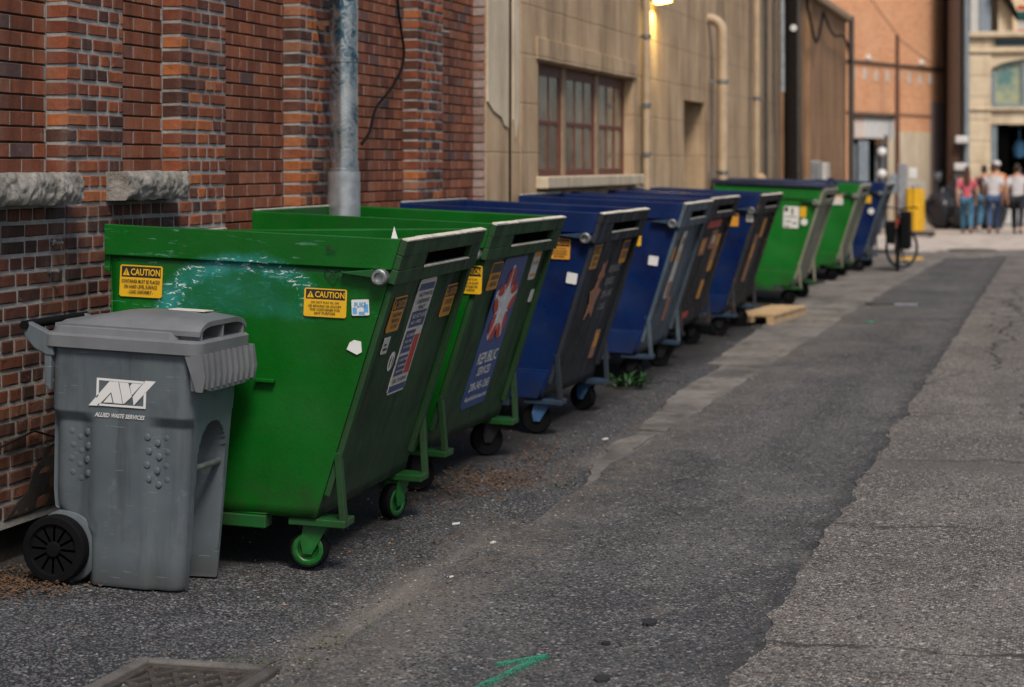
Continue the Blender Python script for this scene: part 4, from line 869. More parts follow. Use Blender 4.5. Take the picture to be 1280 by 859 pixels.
    for q in 'lr':
        a, c = Vector(V['s' + q]), Vector(V['e' + q]); VV['m' + q] = tuple(a.lerp(c, .8)); E2 += [('s' + q, 'm' + q)]; Rd['m' + q] = .052
    VV['hem'] = (0, 0, .90); E2.append(('pel', 'hem')); Rd['hem'] = (.155 * b_, .115)
    ks = ['chest', 'waist', 'pel', 'hem', 'shol', 'sl', 'sr', 'ml', 'mr'] + ([] if sleeves else [])
    link('shirt', mk(ks, .014, 'shirt', shirt), root)
    E2 = [e for e in E2 if e[0] not in ('sl', 'sr')] + []
    ks = ['pel', 'hf', 'kf', 'af', 'hb', 'kb', 'ab']
    VV['af'] = tuple(Vector(V['af']) + Vector((0, -.005, .02))); VV['ab'] = tuple(Vector(V['ab']) + Vector((0, -.005, .02)))
    link('trousers', mk(ks, .013, 'trousers', trousers, {'kf': .068, 'kb': .068, 'af': .055, 'ab': .055}), root)
    for a, t_ in (('af', 'tf'), ('ab', 'tb')):
        A, B = Vector(V[a]), Vector(V[t_]); A.z -= .03
        me = skin_mesh([tuple((A + (A - B) * .18) * k_), tuple(((A + B) / 2) * k_), tuple((B + (B - A) * .12) * k_)], [(0, 1), (1, 2)], [(.045 * k_, .045 * k_), (.048 * k_, .04 * k_), (.042 * k_, .03 * k_)], shoe or SHOE, 2, 'shoe'); link('shoe', me, root)
    hp = [(0, .0, 1.735), (0, -.045, 1.70), (0, -.065, 1.62)] + ([(0, -.085, 1.50), (0, -.11, 1.36), (0, -.115, 1.24)] if long_hair else [(0, -.05, 1.56)])
    hr = [(.06, .06), (.085, .075), (.085, .06)] + ([(.10, .045), (.095, .035), (.05, .02)] if long_hair else [(.06, .03)])
    hp.insert(0, (0, .055, 1.715)); hr.insert(0, (.06, .03))
    link('hair', skin_mesh([tuple(Vector(v) * k_) for v in hp], [(i, i + 1) for i in range(len(hp) - 1)], [(a * k_, c * k_) for a, c in hr], hair, 2, 'hair'), root)
    for sgn in (-1, 1):
        mb = MB(); mb.lathe([(.001, -.006), (.022, -.004), (.026, .006), (.001, .01)], (sgn * .082 * k_, .02 * k_, 1.625 * k_), (sgn, -.2, 0), 10); mb.build('ear', SKIN, root, smooth=60)
        mb = MB(); mb.lathe([(.001, 0), (.010, .002), (.001, .006)], (sgn * .032 * k_, .108 * k_, 1.645 * k_), (0, 1, 0), 8); mb.build('eye', M['black'], root, smooth=60)
    mb = MB(); mb.tube([(-.025 * k_, .112 * k_, 1.575 * k_), (0, .117 * k_, 1.572 * k_), (.025 * k_, .112 * k_, 1.575 * k_)], .005, 6); mb.build('mouth', plain('lips', (.3, .1, .08), .5), root)
    if cap:
        mb = MB(); mb.lathe([(.108 * k_, 0), (.112 * k_, .03 * k_), (.095 * k_, .085 * k_), (.05 * k_, .115 * k_), (.001, .12 * k_)], (0, .0, 1.675 * k_), (0, 0, 1), 20); mb.lathe([(.001, .0), (.09 * k_, .004), (.092 * k_, .012), (.001, .018)], (0, .10 * k_, 1.68 * k_), (0, 0, 1), 16); mb.build('cap', cap, root, smooth=60)
    return root
cloth = lambda n_, c: plain(n_, c, .85, .15, 9, 0, .3)
whiteT, pink, navyT, blackT, orangeT = cloth('white_cotton', (.48, .465, .47)), cloth('pink_cotton', (.45, .085, .115)), cloth('navy_cotton', (.03, .045, .12)), cloth('black_cotton', (.015, .015, .018)), cloth('orange_cotton', (.62, .20, .04))
jean, djean, dark = cloth('blue_denim', (.035, .12, .20)), cloth('dark_denim', (.03, .06, .13)), cloth('black_denim', (.014, .015, .02))
h_dark, h_brown = cloth('dark_hair', (.02, .013, .01)), cloth('brown_hair', (.05, .02, .012))
GPP = 'people walking away at the end of the alley'
wshoe = cloth('white_shoe', (.6, .6, .6))
person(-2.36, 51.4, R(4), 1.62, pink, jean, h_brown, 'woman with long brown hair in a pink top and blue jeans', True, 1, group=GPP, build=.88)
person(-2.02, 53.3, R(-6), 1.66, blackT, jean, h_dark, 'person in a black top and blue jeans between the pink and the white shirt', False, -1, group=GPP, shoe=wshoe)
person(-1.80, 55.6, R(10), 1.74, orangeT, dark, h_dark, 'person in an orange shirt and a white cap behind the white shirts', False, 1, cap=whiteT, group=GPP)
person(-1.75, 51.8, R(0), 1.70, whiteT, djean, h_brown, 'man in a white shirt and dark blue jeans beside the woman in pink', False, -1, group=GPP, build=1.12)
person(-1.18, 51.6, R(-4), 1.69, whiteT, dark, h_dark, 'man in a white shirt and black trousers', False, 1, group=GPP, build=1.08)
person(-.84, 52.6, R(3), 1.66, navyT, djean, h_dark, 'person in a navy top walking beside the man in black trousers', False, 1, group=GPP)
# ------------------------------------------------------------------ dumpsters
TILT = R(2.4)
FZ = lambda zz: .262 + .27 * (zz - .22)                      # x of the sloping front at height zz
FU, FV = Vector((0, 1, 0)), Vector((.27, 0, 1)).normalized()
FN = FU.cross(FV)                                            # out of the front
SU, SV, SN = Vector((1, 0, 0)), Vector((0, 0, 1)), Vector((0, -1, 0))

def decal(root, name, o, u, v, n, w, h, mats, blocks=(), texts=(), label=None, rot=0.0, tmat=None):
    """a printed plate glued on a face: blocks = (x0,x1,y0,y1,slot) in 0..1, texts = (str,x0,x1,y0,y1,slot)"""
    o, u, v, n = Vector(o), Vector(u), Vector(v), Vector(n)
    if rot: u, v = u * math.cos(rot) + v * math.sin(rot), v * math.cos(rot) - u * math.sin(rot)
    mb = MB(); r = min(w, h) * .05
    poly = [(r, 0), (w - r, 0), (w, r), (w, h - r), (w - r, h), (r, h), (0, h - r), (0, r)]
    mb.prism(poly, o, u, v, n, -.002, .0015, 0)
    for q, (x0, x1, y0, y1, sl) in enumerate(blocks):
        mb.obox(o, u, v, n, x0 * w, x1 * w, y0 * h, y1 * h, -.001, .0021 + .0002 * q, sl)
    pl = mb.build(name, mats, root)
    if label: pl['label'] = label
    if texts:
        tb = MB()
        for (st, x0, x1, y0, y1, sl) in texts: put_text(tb, st, o, u, v, n, x0 * w, x1 * w, y0 * h, y1 * h, .0052, sl)
        l = tag(tb.build('lettering', mats, pl, recalc=False), kind='stuff')
    return pl
def caution(root, o, u, v, n, w, h, lines, mats=None, blank=False):
    mats = mats or [M['yellow'], M['ink']]
    tx = [] if blank else [('CAUTION', .26, .95, .68, .90, 0)]
    nl = len(lines)
    for i, s in enumerate(lines):
        y1 = .55 - i * (.50 / nl); tx.append((s[0], .5 - s[1] / 2, .5 + s[1] / 2, y1 - .33 / nl, y1, 1))
    pl = decal(root, 'caution_label', o, u, v, n, w, h, mats, [(.04, .96, .62, .96, 1)], tx)
    o, u, v, n = Vector(o), Vector(u), Vector(v), Vector(n); mb = MB()
    if not blank:
        mb.prism([(.07 * w, .67 * h), (.23 * w, .67 * h), (.15 * w, .90 * h)], o, u, v, n, .002, .0034, 0)
        mb.prism([(.143 * w, .74 * h), (.157 * w, .74 * h), (.16 * w, .83 * h), (.14 * w, .83 * h)], o, u, v, n, .003, .0042, 1); mb.prism([(.143 * w, .695 * h), (.157 * w, .695 * h), (.157 * w, .72 * h), (.143 * w, .72 * h)], o, u, v, n, .003, .0042, 1)
        mb.build('warning_triangle', mats, pl)
    return pl
L_PLACE = [('CONTAINER MUST BE PLACED', .9), ('ON HARD LEVEL SURFACE', .78), ('- LOAD UNIFORMLY -', .6)]
L_PLAY = [('DO NOT PLAY IN, ON', .66), ('OR AROUND OR OCCUPY', .78), ('THIS CONTAINER FOR', .72), ('ANY PURPOSE', .5)]

def dumpster(idx, rimX, y0, L, yaw_, label, side, front, frame, hub, name_group, seed, seam=False, lid=None, wheels=True, low=None, drop=0.0):
    rng = random.Random(seed)
    oX = rimX - .612 - .0586
    oy = y0 + L / 2
    root = empty('dumpster', (oX, oy, GS(oX)), (0, TILT, yaw_), label, 'dumpster', name_group)
    h = L / 2; ZT, ZB, ZK = 1.40, .22, 1.27
    rx = lambda zz: -.64 - .045 * (zz - ZB)               # rear
    def wob(p, amt, q): return amt * noise.noise((p[0] * 2.6 + seed * 3.1, p[1] * 2.6 + q, p[2] * 2.6)) + amt * .4 * noise.noise((p[0] * 8 + seed, p[1] * 8 + q, p[2] * 8))
    # body: two sides, sloping front, rear and floor, each a gently dented steel sheet
    def edge(a): return min(1, 6 * a * (1 - a) * 2)
    mb = MB()
    for sg in (-1, 1):
        def P(a, b, sg=sg):
            zz = ZB + (ZK + .01 - ZB) * b; x = rx(zz) + (FZ(zz) - rx(zz)) * a
            return (x, sg * h - sg * abs(wob((x, sg, zz), .009, 5)) * edge(a) * edge(b), zz)
        mb.grid(P, 26, 22, 0)
    def Pf(a, b):
        zz = ZB + (ZK + .01 - ZB) * b; y = -h + L * a
        p = Vector((FZ(zz), y, zz)); return tuple(p - FN * abs(wob((3, y, zz), .016, 9)) * edge(a) * edge(b))
    mb.grid(Pf, 26, 22, 1)
    mb.grid(lambda a, b: (rx(ZB + (ZK + .01 - ZB) * b), -h + L * a, ZB + (ZK + .01 - ZB) * b), 4, 4, 0)
    mb.grid(lambda a, b: (rx(ZB) + (FZ(ZB) - rx(ZB)) * b, -h + L * a, ZB), 4, 4, 0)
    bm = bmesh.new(); me = mb.mesh('body', [side, front]); bm.from_mesh(me); bmesh.ops.remove_doubles(bm, verts=bm.verts, dist=.0008); bmesh.ops.recalc_face_normals(bm, faces=bm.faces)
    if sum((f.normal.y * (1 if f.calc_center_median().y > 0 else -1)) for f in bm.faces if abs(f.normal.y) > .9) < 0: bmesh.ops.reverse_faces(bm, faces=bm.faces)
    bm.to_mesh(me); bm.free(); me.polygons.foreach_set('use_smooth', [True] * len(me.polygons)); me.set_sharp_from_angle(angle=R(35))
    b = link('body', me, root); so = b.modifiers.new('sheet', 'SOLIDIFY'); so.thickness = .008; so.offset = -1
    # rim channel round the top
    t_ = .022; mb = MB()
    for sg in (-1, 1):
        ya, yb = (sg * h, sg * (h + t_)) if sg > 0 else (sg * (h + t_), sg * h)
        mb.prism([(rx(ZK) - t_, ZK - (drop if sg > 0 else 0)), (FZ(ZK) + .004, ZK), (FZ(ZT) + .004, ZT), (rx(ZT) - t_, ZT - (drop if sg > 0 else 0))], (0, 0, 0), (1, 0, 0), (0, 0, 1), (0, 1, 0), ya, yb)
        mb.prism([(rx(ZT) - .01, ZK - .002), (FZ(ZT) - .01, ZK - .002), (FZ(ZT) - .01, ZT - .004), (rx(ZT) - .01, ZT - .004 - (drop if sg > 0 else 0))], (0, 0, 0), (1, 0, 0), (0, 0, 1), (0, sg, 0), h - .012, h + .0005)
    mb.box(rx(ZT) - t_ - .002, rx(ZT) + .004, -h, h, ZK - drop, ZT + .004 - drop)
    mb.box(FZ(ZK) - .02, FZ(ZK) + .002, -h + .013, h - .013, ZK, ZT - .006)
    mb.build('rim', side, root, bevel=.004)
    # slotted lip plate along the front
    sl = lambda zz: (zz - ZB) * math.sqrt(1 + .27 ** 2)
    o0 = Vector((FZ(ZB), 0, ZB)); a0, a1 = sl(1.215), sl(1.40); s0, s1 = sl(1.275), sl(1.335); y0_, y1_ = -h * .42, h * .74
    mb = MB()
    mb.obox(o0, FU, FV, FN, -h - .012, h + .012, a0, s0, 0, .032); mb.obox(o0, FU, FV, FN, -h - .012, h + .012, s1, a1, 0, .034)
    mb.obox(o0, FU, FV, FN, -h - .012, y0_, s0, s1, 0, .031); mb.obox(o0, FU, FV, FN, y1_, h + .012, s0, s1, 0, .031)
    mb.build('lip_plate', front, root, bevel=.004)
    mb = MB(); mb.obox(o0, FU, FV, FN, y0_ - .01, y1_ + .01, s0 - .01, s1 + .01, .001, .006); mb.build('slot', M['void'], root)
    mb = MB(); nseg = 7; e = [-h - .012 + (L + .024) * k / nseg for k in range(nseg + 1)]
    for k in range(nseg): mb.obox(o0, FU, FV, FN, e[k] + .001, e[k + 1] - .001, a1 - .001, a1 + .004 + rng.uniform(0, .003), .004 + rng.uniform(0, .004), .036)
    mb.obox(o0, FU, FV, FN, y0_, y1_, s0 - .004, s0 + .002, .02, .035)
    mb.box(rx(ZT) - .02, rx(ZT) + .002, -h, h - .0, ZT + .005 - drop, ZT + .010 - drop)
    tag(mb.build('rim_edge', M['bare_edge'], root), kind='stuff')
    # stiffeners on the front
    for yy in (-h + .015, h - .075):
        mb = MB(); mb.obox(o0, FU, FV, FN, yy, yy + .06, .10, a0 - .004, -.002, .026); mb.build('stiffener', front, root, bevel=.004)
    # lifting lugs below the rim
    for sg in (-1, 1):
        lg = MB(); c = Vector((FZ(1.24) - .03, sg * h, 1.24))
        lg.lathe([(.034, -.02), (.034, .06), (.028, .066), (.020, .066), (.018, .05), (.001, .05)], c, (0, sg, 0), 18, 0)
        o = lg.build('lifting_lug', M['steel'], root, smooth=40)
        gb = MB(); gb.prism([(-.17, .012), (-.03, .03), (-.03, -.005), (-.15, .006)], c, (1, 0, 0), (0, 0, 1), (0, sg, 0), 0, .045); o2 = gb.build('gusset', frame, o, bevel=.003)
    # weld seam / lower skirt crease
    if seam:
        for sg in (-1, 1): MB().obox((0, sg * h, 0), (1, 0, 0), (0, 0, 1), (0, sg, 0), rx(.40) + .02, FZ(.40) - .012, .392, .402, -.003, .007).build('weld_seam', low or side, root, bevel=.003)
        mb = MB(); mb.prism([(rx(.24), .222), (FZ(.222) - .03, .222), (FZ(.39) - .012, .39), (rx(.39) + .02, .39)], (0, -h - .004, 0), (1, 0, 0), (0, 0, 1), (0, 1, 0), -.003, .01); mb.build('skirt', low or side, root, bevel=.003)
    # skids under the body
    mb = MB()
    for sg in (-1, 1):
        y_ = sg * (h - .03); mb.box(-.66, .05, y_ - .045, y_ + .045, .165, .2185)
    mb.box(-.60, -.54, -h + .08, h - .08, .17, .2185)
    mb.build('skid', frame, root, bevel=.005)
    # casters
    for (cx, fr_) in ((.25, True), (-.52, False)):
        for sg in (-1, 1):
            cy = sg * (h - .085); yw = rng.uniform(-.5, .5) if fr_ else rng.uniform(-.2, .2)
            if idx == 1 and sg < 0 and fr_: yw = .05
            if idx == 1 and sg > 0 and fr_: yw = 1.25
            ca = MB(); ca.box(cx - .13, cx + .13, cy - .07, cy + .07, .180, .196) if not fr_ else ca.box(cx - .11, cx + .135, cy - .075, cy + .075, .185, .2165)
            cast = ca.build('caster', frame, root, bevel=.004)
            d = Vector((math.cos(yw), math.sin(yw), 0)); s_ = Vector((-math.sin(yw), math.cos(yw), 0)); wc = Vector((cx, cy, 0)) - d * .035; wr = .083 if idx == 1 else .094
            wc.z = wr - .004
            f = MB()
            for q in (-1, 1): f.prism([(-.02, .186 - wc.z), (.085, .186 - wc.z), (.02, -.018), (-.018, -.018), (-.03, .03)], wc + s_ * q * .036, d, (0, 0, 1), s_ * q, -.003, .003)
            f.lathe([(.035, 0), (.035, .016)], (cx, cy, .17), (0, 0, 1), 14)
            o = f.build('fork', hub, cast)
            w_ = MB(); w_.lathe([(.052, -.026), (wr - .008, -.030), (wr, -.020), (wr, .020), (wr - .008, .030), (.052, .026)], wc, s_, 28); w_.build('tyre', M['rubber'], cast, smooth=35)
            hb = MB(); hb.lathe([(.001, -.030), (.016, -.030), (.018, -.022), (.040, -.018), (.052, -.0245), (.057, -.0262), (.057, -.022), (.057, .022), (.057, .0262), (.052, .0245), (.040, .018), (.018, .022), (.016, .030), (.001, .030)], wc, s_, 20)
            if hub is M['hub_green']: hb.lathe([(.045, -.026), (.050, -.0305), (.064, -.0308), (.068, -.0285), (.068, -.02), (.045, -.02)], wc, s_, 14)   # paint slopped over the tyre
            hb.build('hub', hub, cast, smooth=35)
        if fr_:
            for sg in (-1, 1):
                sy = sg * (h - .02); st = MB()
                A = Vector((FZ(.50) + .004, sy, .50)); B = Vector((.372, sy - sg * .02, .214))
                dd = (B - A).normalized(); nn = Vector((0, 1, 0)); uu = dd.cross(nn)
                st.obox(A, uu, nn, dd, -.014, .014, -.02, .02, 0, (B - A).length); st.obox(A, uu, nn, dd, -.022, -.014, -.02, .02, -.02, .03)
                st.build('strut', front, root, bevel=.003)
    if lid:
        mb = MB(); lx0, lx1 = rx(ZT) - .05, FZ(ZT) + .03
        for (ya, yb) in ((-h - .05, -.01), (.01, h + .05)):
            mb.grid(lambda a, b_: (lx0 + (lx1 - lx0) * a, ya + (yb - ya) * b_, ZT + .055 + .02 * math.sin(math.pi * b_) + .012 * math.sin(math.pi * a)), 10, 6)
            mb.box(lx0, lx1, ya, yb, ZT + .014, ZT + .055)
        l = mb.build('lid', lid, root, smooth=40, bevel=.006)
    return root, h
def fp_(yy, zz): return Vector((FZ(zz), yy, zz))             # a point on the front
GRP = 'dumpsters in a row along the wall'
Yl, Ol = [M['yellow'], M['ink']], [M['orange_lbl'], M['ink']]

# 1: the nearest
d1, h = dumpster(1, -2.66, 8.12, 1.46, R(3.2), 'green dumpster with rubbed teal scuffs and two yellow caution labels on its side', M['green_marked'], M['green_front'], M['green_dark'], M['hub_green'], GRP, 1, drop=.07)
S1 = lambda x, z: Vector((x, -h - .006, z))
caution(d1, S1(-.640, 1.098), SU, SV, SN, .190, .134, L_PLACE)
caution(d1, S1(.176, 1.060), SU, SV, SN, .184, .118, L_PLAY)
decal(d1, 'torn_sticker', S1(.385, 1.072), SU, SV, SN, .075, .066, [M['white'], M['sky_lbl']], [(.05, .3, .1, .5, 1), (.4, .75, .05, .25, 1), (.7, .95, .2, .7, 1)], [('PUKE', .18, .85, .55, .85, 1)], rot=.08)
mb = MB(); mb.prism([(0, .02), (.045, 0), (.065, .012), (.06, .055), (.03, .06), (.012, .05)], S1(.368, .912), SU, SV, SN, -.004, .0015); mb.build('paper_sticker', M['white'], d1)
hr = [(.0, -.03), (.028, .005), (.03, .022), (.018, .033), (.004, .022), (0, .012), (-.004, .022), (-.018, .033), (-.03, .022), (-.028, .005)]
mb = MB(); mb.tube([S1(.30 + a * 1.35, 1.228 + b * 1.0) + Vector((0, -.001, 0)) for a, b in hr + hr[:1]], .0016, 5)
put_text(mb, 'C+P', S1(.30, 1.226), SU, SV, SN, -.022, .024, -.006, .012, .002); put_text(mb, 'DL', S1(.30, 1.30), SU, SV, SN, -.03, -.008, .05, .062, .026); put_text(mb, 'SANTI', S1(.30, 1.30), SU, SV, SN, -.03, .012, .03, .044, .026)
mb.build('graffiti', M['ink'], d1)
lp = L_PLACE
caution(d1, fp_(-h * .70, .985), FU, FV, FN, .20, .16, [('ROLLER BAR', .7), ('KEEP CLEAR', .6), ('OF LOAD', .5)], Ol)
caution(d1, fp_(h * .60, .985), FU, FV, FN, .20, .16, [('DO NOT PLAY', .7), ('IN OR ON', .6)], Ol)
decal(d1, 'small_label', fp_(-h * .66, .89), FU, FV, FN, .09, .075, [M['white_worn'], M['ink']], [(.15, .85, .2, .35, 1), (.15, .6, .5, .62, 1)])
mb = MB(); mb.lathe([(.001, 0), (.045, 0), (.045, .0015), (.001, .002)], fp_(-h * .34, .84), FN, 20); mb.lathe([(.001, .001), (.030, .001), (.030, .0022), (.001, .0026)], fp_(-h * .34, .84), FN, 20, 1); mb.obox(fp_(-h * .34, .84), FU, FV, FN, -.008, .008, -.03, .03, 0, .0034, 0); mb.build('round_sticker', [M['white'], M['rusty']], d1)
bl = [(.06, .94, .90, .96, 2), (.06, .94, .58, .72, 2), (.06, .60, .36, .555, 2), (.06, .60, .16, .335, 2), (.64, .94, .16, .50, 3), (.04, .96, .02, .075, 2)]
tx = [('ALL WASTE', .12, .88, .85, .885, 1), ('CARDBOARD', .12, .88, .79, .825, 1), ('ONLY', .3, .7, .735, .77, 1), ('NO HOT ASHES', .1, .9, .66, .70, 0), ('NO TIRES', .1, .7, .61, .64, 0), ('NO PAINT', .1, .56, .50, .53, 0), ('NO OIL', .1, .5, .45, .475, 0), ('NO LIQUIDS', .1, .56, .40, .425, 0), ('NO BATTERIES', .1, .56, .29, .315, 0), ('NO DUMPING', .1, .56, .24, .265, 0), ('$500 FINE', .1, .56, .19, .215, 0), ('CALL TO REPORT', .1, .9, .10, .135, 1)]
decal(d1, 'rules_poster', fp_(-h * .02 - .13, .675), FU, FV, FN, .30, .54, [M['white_worn'], M['ink'], M['navy_lbl'], M['red_lbl']], bl, tx)
mb = MB(); mb.prism([(0, 0), (.05, -.02), (.012, .075)], Vector((.50, -h + .12, 1.37)), (1, 0, 0), (0, .2, .98), (0, 1, -.2), 0, .003); mb.build('paper_scrap', M['white'], d1)
mb = MB(); mb.obox((0, -h, 0), (1, 0, 0), (0, 0, 1), (0, -1, 0), -.02, .065, .775, .79, -.002, .03); mb.build('side_bracket', M['green'], d1, bevel=.003)

# 2: green with the blue banner
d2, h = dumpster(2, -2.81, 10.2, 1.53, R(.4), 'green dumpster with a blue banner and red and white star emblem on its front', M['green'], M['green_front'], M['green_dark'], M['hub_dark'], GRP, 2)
caution(d2, Vector((.405, -h - .006, 1.035)), SU, SV, SN, .14, .145, L_PLAY)
caution(d2, fp_(-h * .60, 1.03), FU, FV, FN, .21, .155, [('ROLLER BAR', .7), ('KEEP CLEAR', .6)], Ol, blank=True)
BW, BH = .50, .86; bo = fp_(-BW / 2 + .02, .36)
bn = decal(d2, 'company_banner', bo, FU, FV, FN, BW, BH, [M['banner'], M['white']], (), [('REPUBLIC', .10, .90, .295, .375, 1), ('SERVICES', .24, .76, .215, .275, 1), ('208-345-1265', .10, .90, .115, .175, 1), ('RepublicServices.com', .06, .94, .04, .085, 1)])
sc_ = bo + FU * (BW * .5) + FV * (BH * .68)
def star(ro, ri, sq=1.0, rot=0.0, n=5): return [((ro if k % 2 == 0 else ri) * math.sin(math.pi * k / n + rot) * sq, (ro if k % 2 == 0 else ri) * math.cos(math.pi * k / n + rot)) for k in range(2 * n)]
def round_star(R0, k_=0.33, n=5, m_=10):
    out = []
    for q in range(n * m_ * 2):
        a = 2 * math.pi * q / (n * m_ * 2); r = R0 * (1 - k_ * (.5 - .5 * math.cos(n * a)) ** .8); out.append((r * math.sin(a), r * math.cos(a)))
    return out
em_ = MB(); em_.prism(round_star(.232, .40), sc_, FU, FV, FN, .002, .0042, 0)
for k_ in range(5):
    for sgn in (-1, 1):
        a = 2 * math.pi * k_ / 5; r_ = []
        for (rr, ww) in ((.216, .009), (.210, .050), (.172, .078), (.118, .078), (.088, .052), (.112, .030), (.15, .012)): 
            ww = ww if sgn > 0 else -ww; r_.append((rr * math.sin(a) + ww * math.cos(a), rr * math.cos(a) - ww * math.sin(a)))
        em_.prism(r_, sc_, FU, FV, FN, .0045, .0056, 1)
em_.prism(star(.105, .045), sc_, FU, FV, FN, .0045, .0058, 0)
em_.build('star_emblem', [M['white'], M['red_lbl']], bn)
decal(d2, 'small_label', fp_(h * .56, 1.04), FU, FV, FN, .15, .18, [M['white_worn'], M['orange_lbl']], [(.05, .95, .75, .95, 1), (.1, .9, .1, .2, 1)], [('NO PARKING', .1, .9, .5, .62, 1)])
decal(d2, 'paper_sticker', fp_(h * .80, .90), FU, FV, FN, .07, .075, [M['white']])

# 3: big blue
d3, h = dumpster(3, -2.775, 12.6, 1.43, R(0), 'blue dumpster with a rusty star and lettering on its stained dark front', M['blue'], M['blue_front'], M['blue_frame'], M['hub_blue'], GRP, 3, True, low=M['blue_lower'])
caution(d3, Vector((.27, -h - .006, 1.10)), SU, SV, SN, .135, .13, L_PLAY, Ol)
decal(d3, 'paper_sticker', Vector((.385, -h - .006, .955)), SU, SV, SN, .068, .068, [M['white']], rot=-.12)
caution(d3, fp_(-h * .72, 1.03), FU, FV, FN, .20, .16, [('ROLLER BAR', .7), ('KEEP CLEAR', .6)], Ol)
caution(d3, fp_(h * .52, 1.03), FU, FV, FN, .20, .16, [('DO NOT PLAY', .7)], Ol, blank=True)
mb = MB(); mb.prism(star(.17, .09), fp_(-.10, .82), FU, FV, FN, .0, .003); mb.prism(star(.10, .05, 1, .6), fp_(-.06, .99), FU, FV, FN, .0, .003); mb.build('star_emblem', M['rust_print'], d3)
mb = MB()
for q, (st, wd) in enumerate((('REPUBLIC', .34), ('SERVICES', .26), ('208-345', .30), ('-1265', .2))): put_text(mb, st, fp_(.12, .98 - q * .085), FU, FV, FN, 0, wd, 0, .05, .0035)
tag(mb.build('lettering', printed('flaked_white_print', (.20, .19, .18), .6, .9), d3), kind='stuff')
decal(d3, 'strip_sticker', fp_(h * .50, .38), FU, FV, FN, .13, .20, [M['rust_print'], M['orange_lbl']], [(.1, .9, .4, .9, 1)])
# 4
d4, h = dumpster(4, -2.835, 15.72, 1.46, R(1.6), 'blue dumpster with a square yellow label and a peeling strip down its front', M['blue'], M['blue_front_worn'], M['blue_frame'], M['hub_dark'], GRP, 4, True, low=M['blue_lower'])
decal(d4, 'yellow_label', Vector((.165, -h - .006, 1.055)), SU, SV, SN, .10, .14, [M['yellow'], M['ink']], [(.1, .9, .8, .92, 1)])
decal(d4, 'paper_sticker', Vector((.325, -h - .006, .915)), SU, SV, SN, .075, .072, [M['white']], rot=-.1)
caution(d4, fp_(-h * .75, .93), FU, FV, FN, .18, .20, [], Ol, blank=True)
decal(d4, 'strip_sticker', fp_(-h * .28, .62), FU, FV, FN, .20, .56, [M['white_worn'], M['rust_print'], M['orange_lbl']], [(.1, .9, .02, .25, 1), (.2, .8, .55, .7, 2), (.3, .9, .8, .9, 1)])
decal(d4, 'strip_sticker', fp_(h * .1, .42), FU, FV, FN, .14, .20, [M['rust_print']])
# 5
d5, h = dumpster(5, -2.955, 17.8, 1.5, R(0), 'dark rusted dumpster with a peeled front squeezed between two blue ones', M['blue'], M['rusty_front'], M['hub_dark'], M['hub_dark'], GRP, 5, True, low=M['blue_lower'])
decal(d5, 'torn_sticker', fp_(-h * .6, .88), FU, FV, FN, .28, .16, [M['rust_print'], M['orange_lbl']], [(.1, .6, .2, .9, 1)])
decal(d5, 'torn_sticker', fp_(0, .92), FU, FV, FN, .30, .18, [M['rust_print'], M['white_worn']], [(.3, .8, .3, .7, 1)])
decal(d5, 'torn_sticker', fp_(h * .45, .70), FU, FV, FN, .20, .36, [M['orange_lbl'], M['rust_print']], [(.1, .9, .3, .7, 1)])
decal(d5, 'red_strip', fp_(-h * .5, 1.12), FU, FV, FN, .7, .07, [M['red_lbl']]); decal(d5, 'red_strip', fp_(-h * .8, .30), FU, FV, FN, .6, .06, [M['red_lbl']])
decal(d5, 'torn_sticker', fp_(h * .3, .45), FU, FV, FN, .16, .18, [M['orange_lbl']])
# 6
d6, h = dumpster(6, -2.865, 20.2, 1.45, R(0), 'last blue dumpster before the raw timber board, small yellow label on its side', M['blue'], M['rusty_front'], M['blue_frame'], M['hub_dark'], GRP, 6, True, low=M['blue_lower'])
decal(d6, 'yellow_label', Vector((.27, -h - .006, 1.08)), SU, SV, SN, .11, .13, [M['orange_lbl'], M['ink']], [(.1, .9, .75, .9, 1)])
decal(d6, 'paper_sticker', Vector((.455, -h - .006, 1.13)), SU, SV, SN, .065, .08, [M['white_worn']])
decal(d6, 'strip_sticker', fp_(-h * .2, .5), FU, FV, FN, .22, .5, [M['rust_print'], M['orange_lbl']], [(.1, .9, .5, .8, 1)])
decal(d6, 'strip_sticker', fp_(h * .2, .95), FU, FV, FN, .2, .2, [M['orange_lbl']])
# 7
d7, h = dumpster(7, -2.80, 24.9, 1.5, R(0), 'green dumpster with a dark navy plastic lid and a scrawled white poster on its side', M['green_far'], M['dusty_front'], M['green_dark'], M['hub_dark'], GRP, 7, True, M['navy_plastic'], low=M['green_far'])
decal(d7, 'scrawled_poster', Vector((.135, -h - .006, .92)), SU, SV, SN, .185, .26, [M['white'], M['ink']], [(.05, .3, .75, .95, 1), (.5, .62, .6, .92, 1), (.1, .85, .5, .54, 1), (.15, .5, .28, .33, 1), (.6, .9, .2, .26, 1), (.1, .4, .05, .1, 1)])
decal(d7, 'yellow_label', Vector((.33, -h - .006, 1.055)), SU, SV, SN, .075, .125, [M['yellow']])
def dot(root, p, r): mb = MB(); mb.lathe([(.001, -.002), (r, -.002), (r, .002), (.001, .0025)], p, (0, -1, 0), 16); mb.build('round_sticker', M['white'], root)
dot(d7, Vector((.385, -h - .006, 1.0)), .042)
# 8
d8, h = dumpster(8, -2.86, 30.2, 1.5, R(0), 'far green dumpster without a lid, white and orange notice on its side', M['green_far'], M['dusty_front'], M['green_dark'], M['hub_dark'], GRP, 8, True, low=M['green_far'])
decal(d8, 'notice', Vector((.175, -h - .006, 1.10)), SU, SV, SN, .175, .14, [M['white'], M['orange_lbl']], [(.05, .95, .75, .95, 1), (.1, .9, .3, .36, 1)])
dot(d8, Vector((.36, -h - .006, 1.28)), .05)
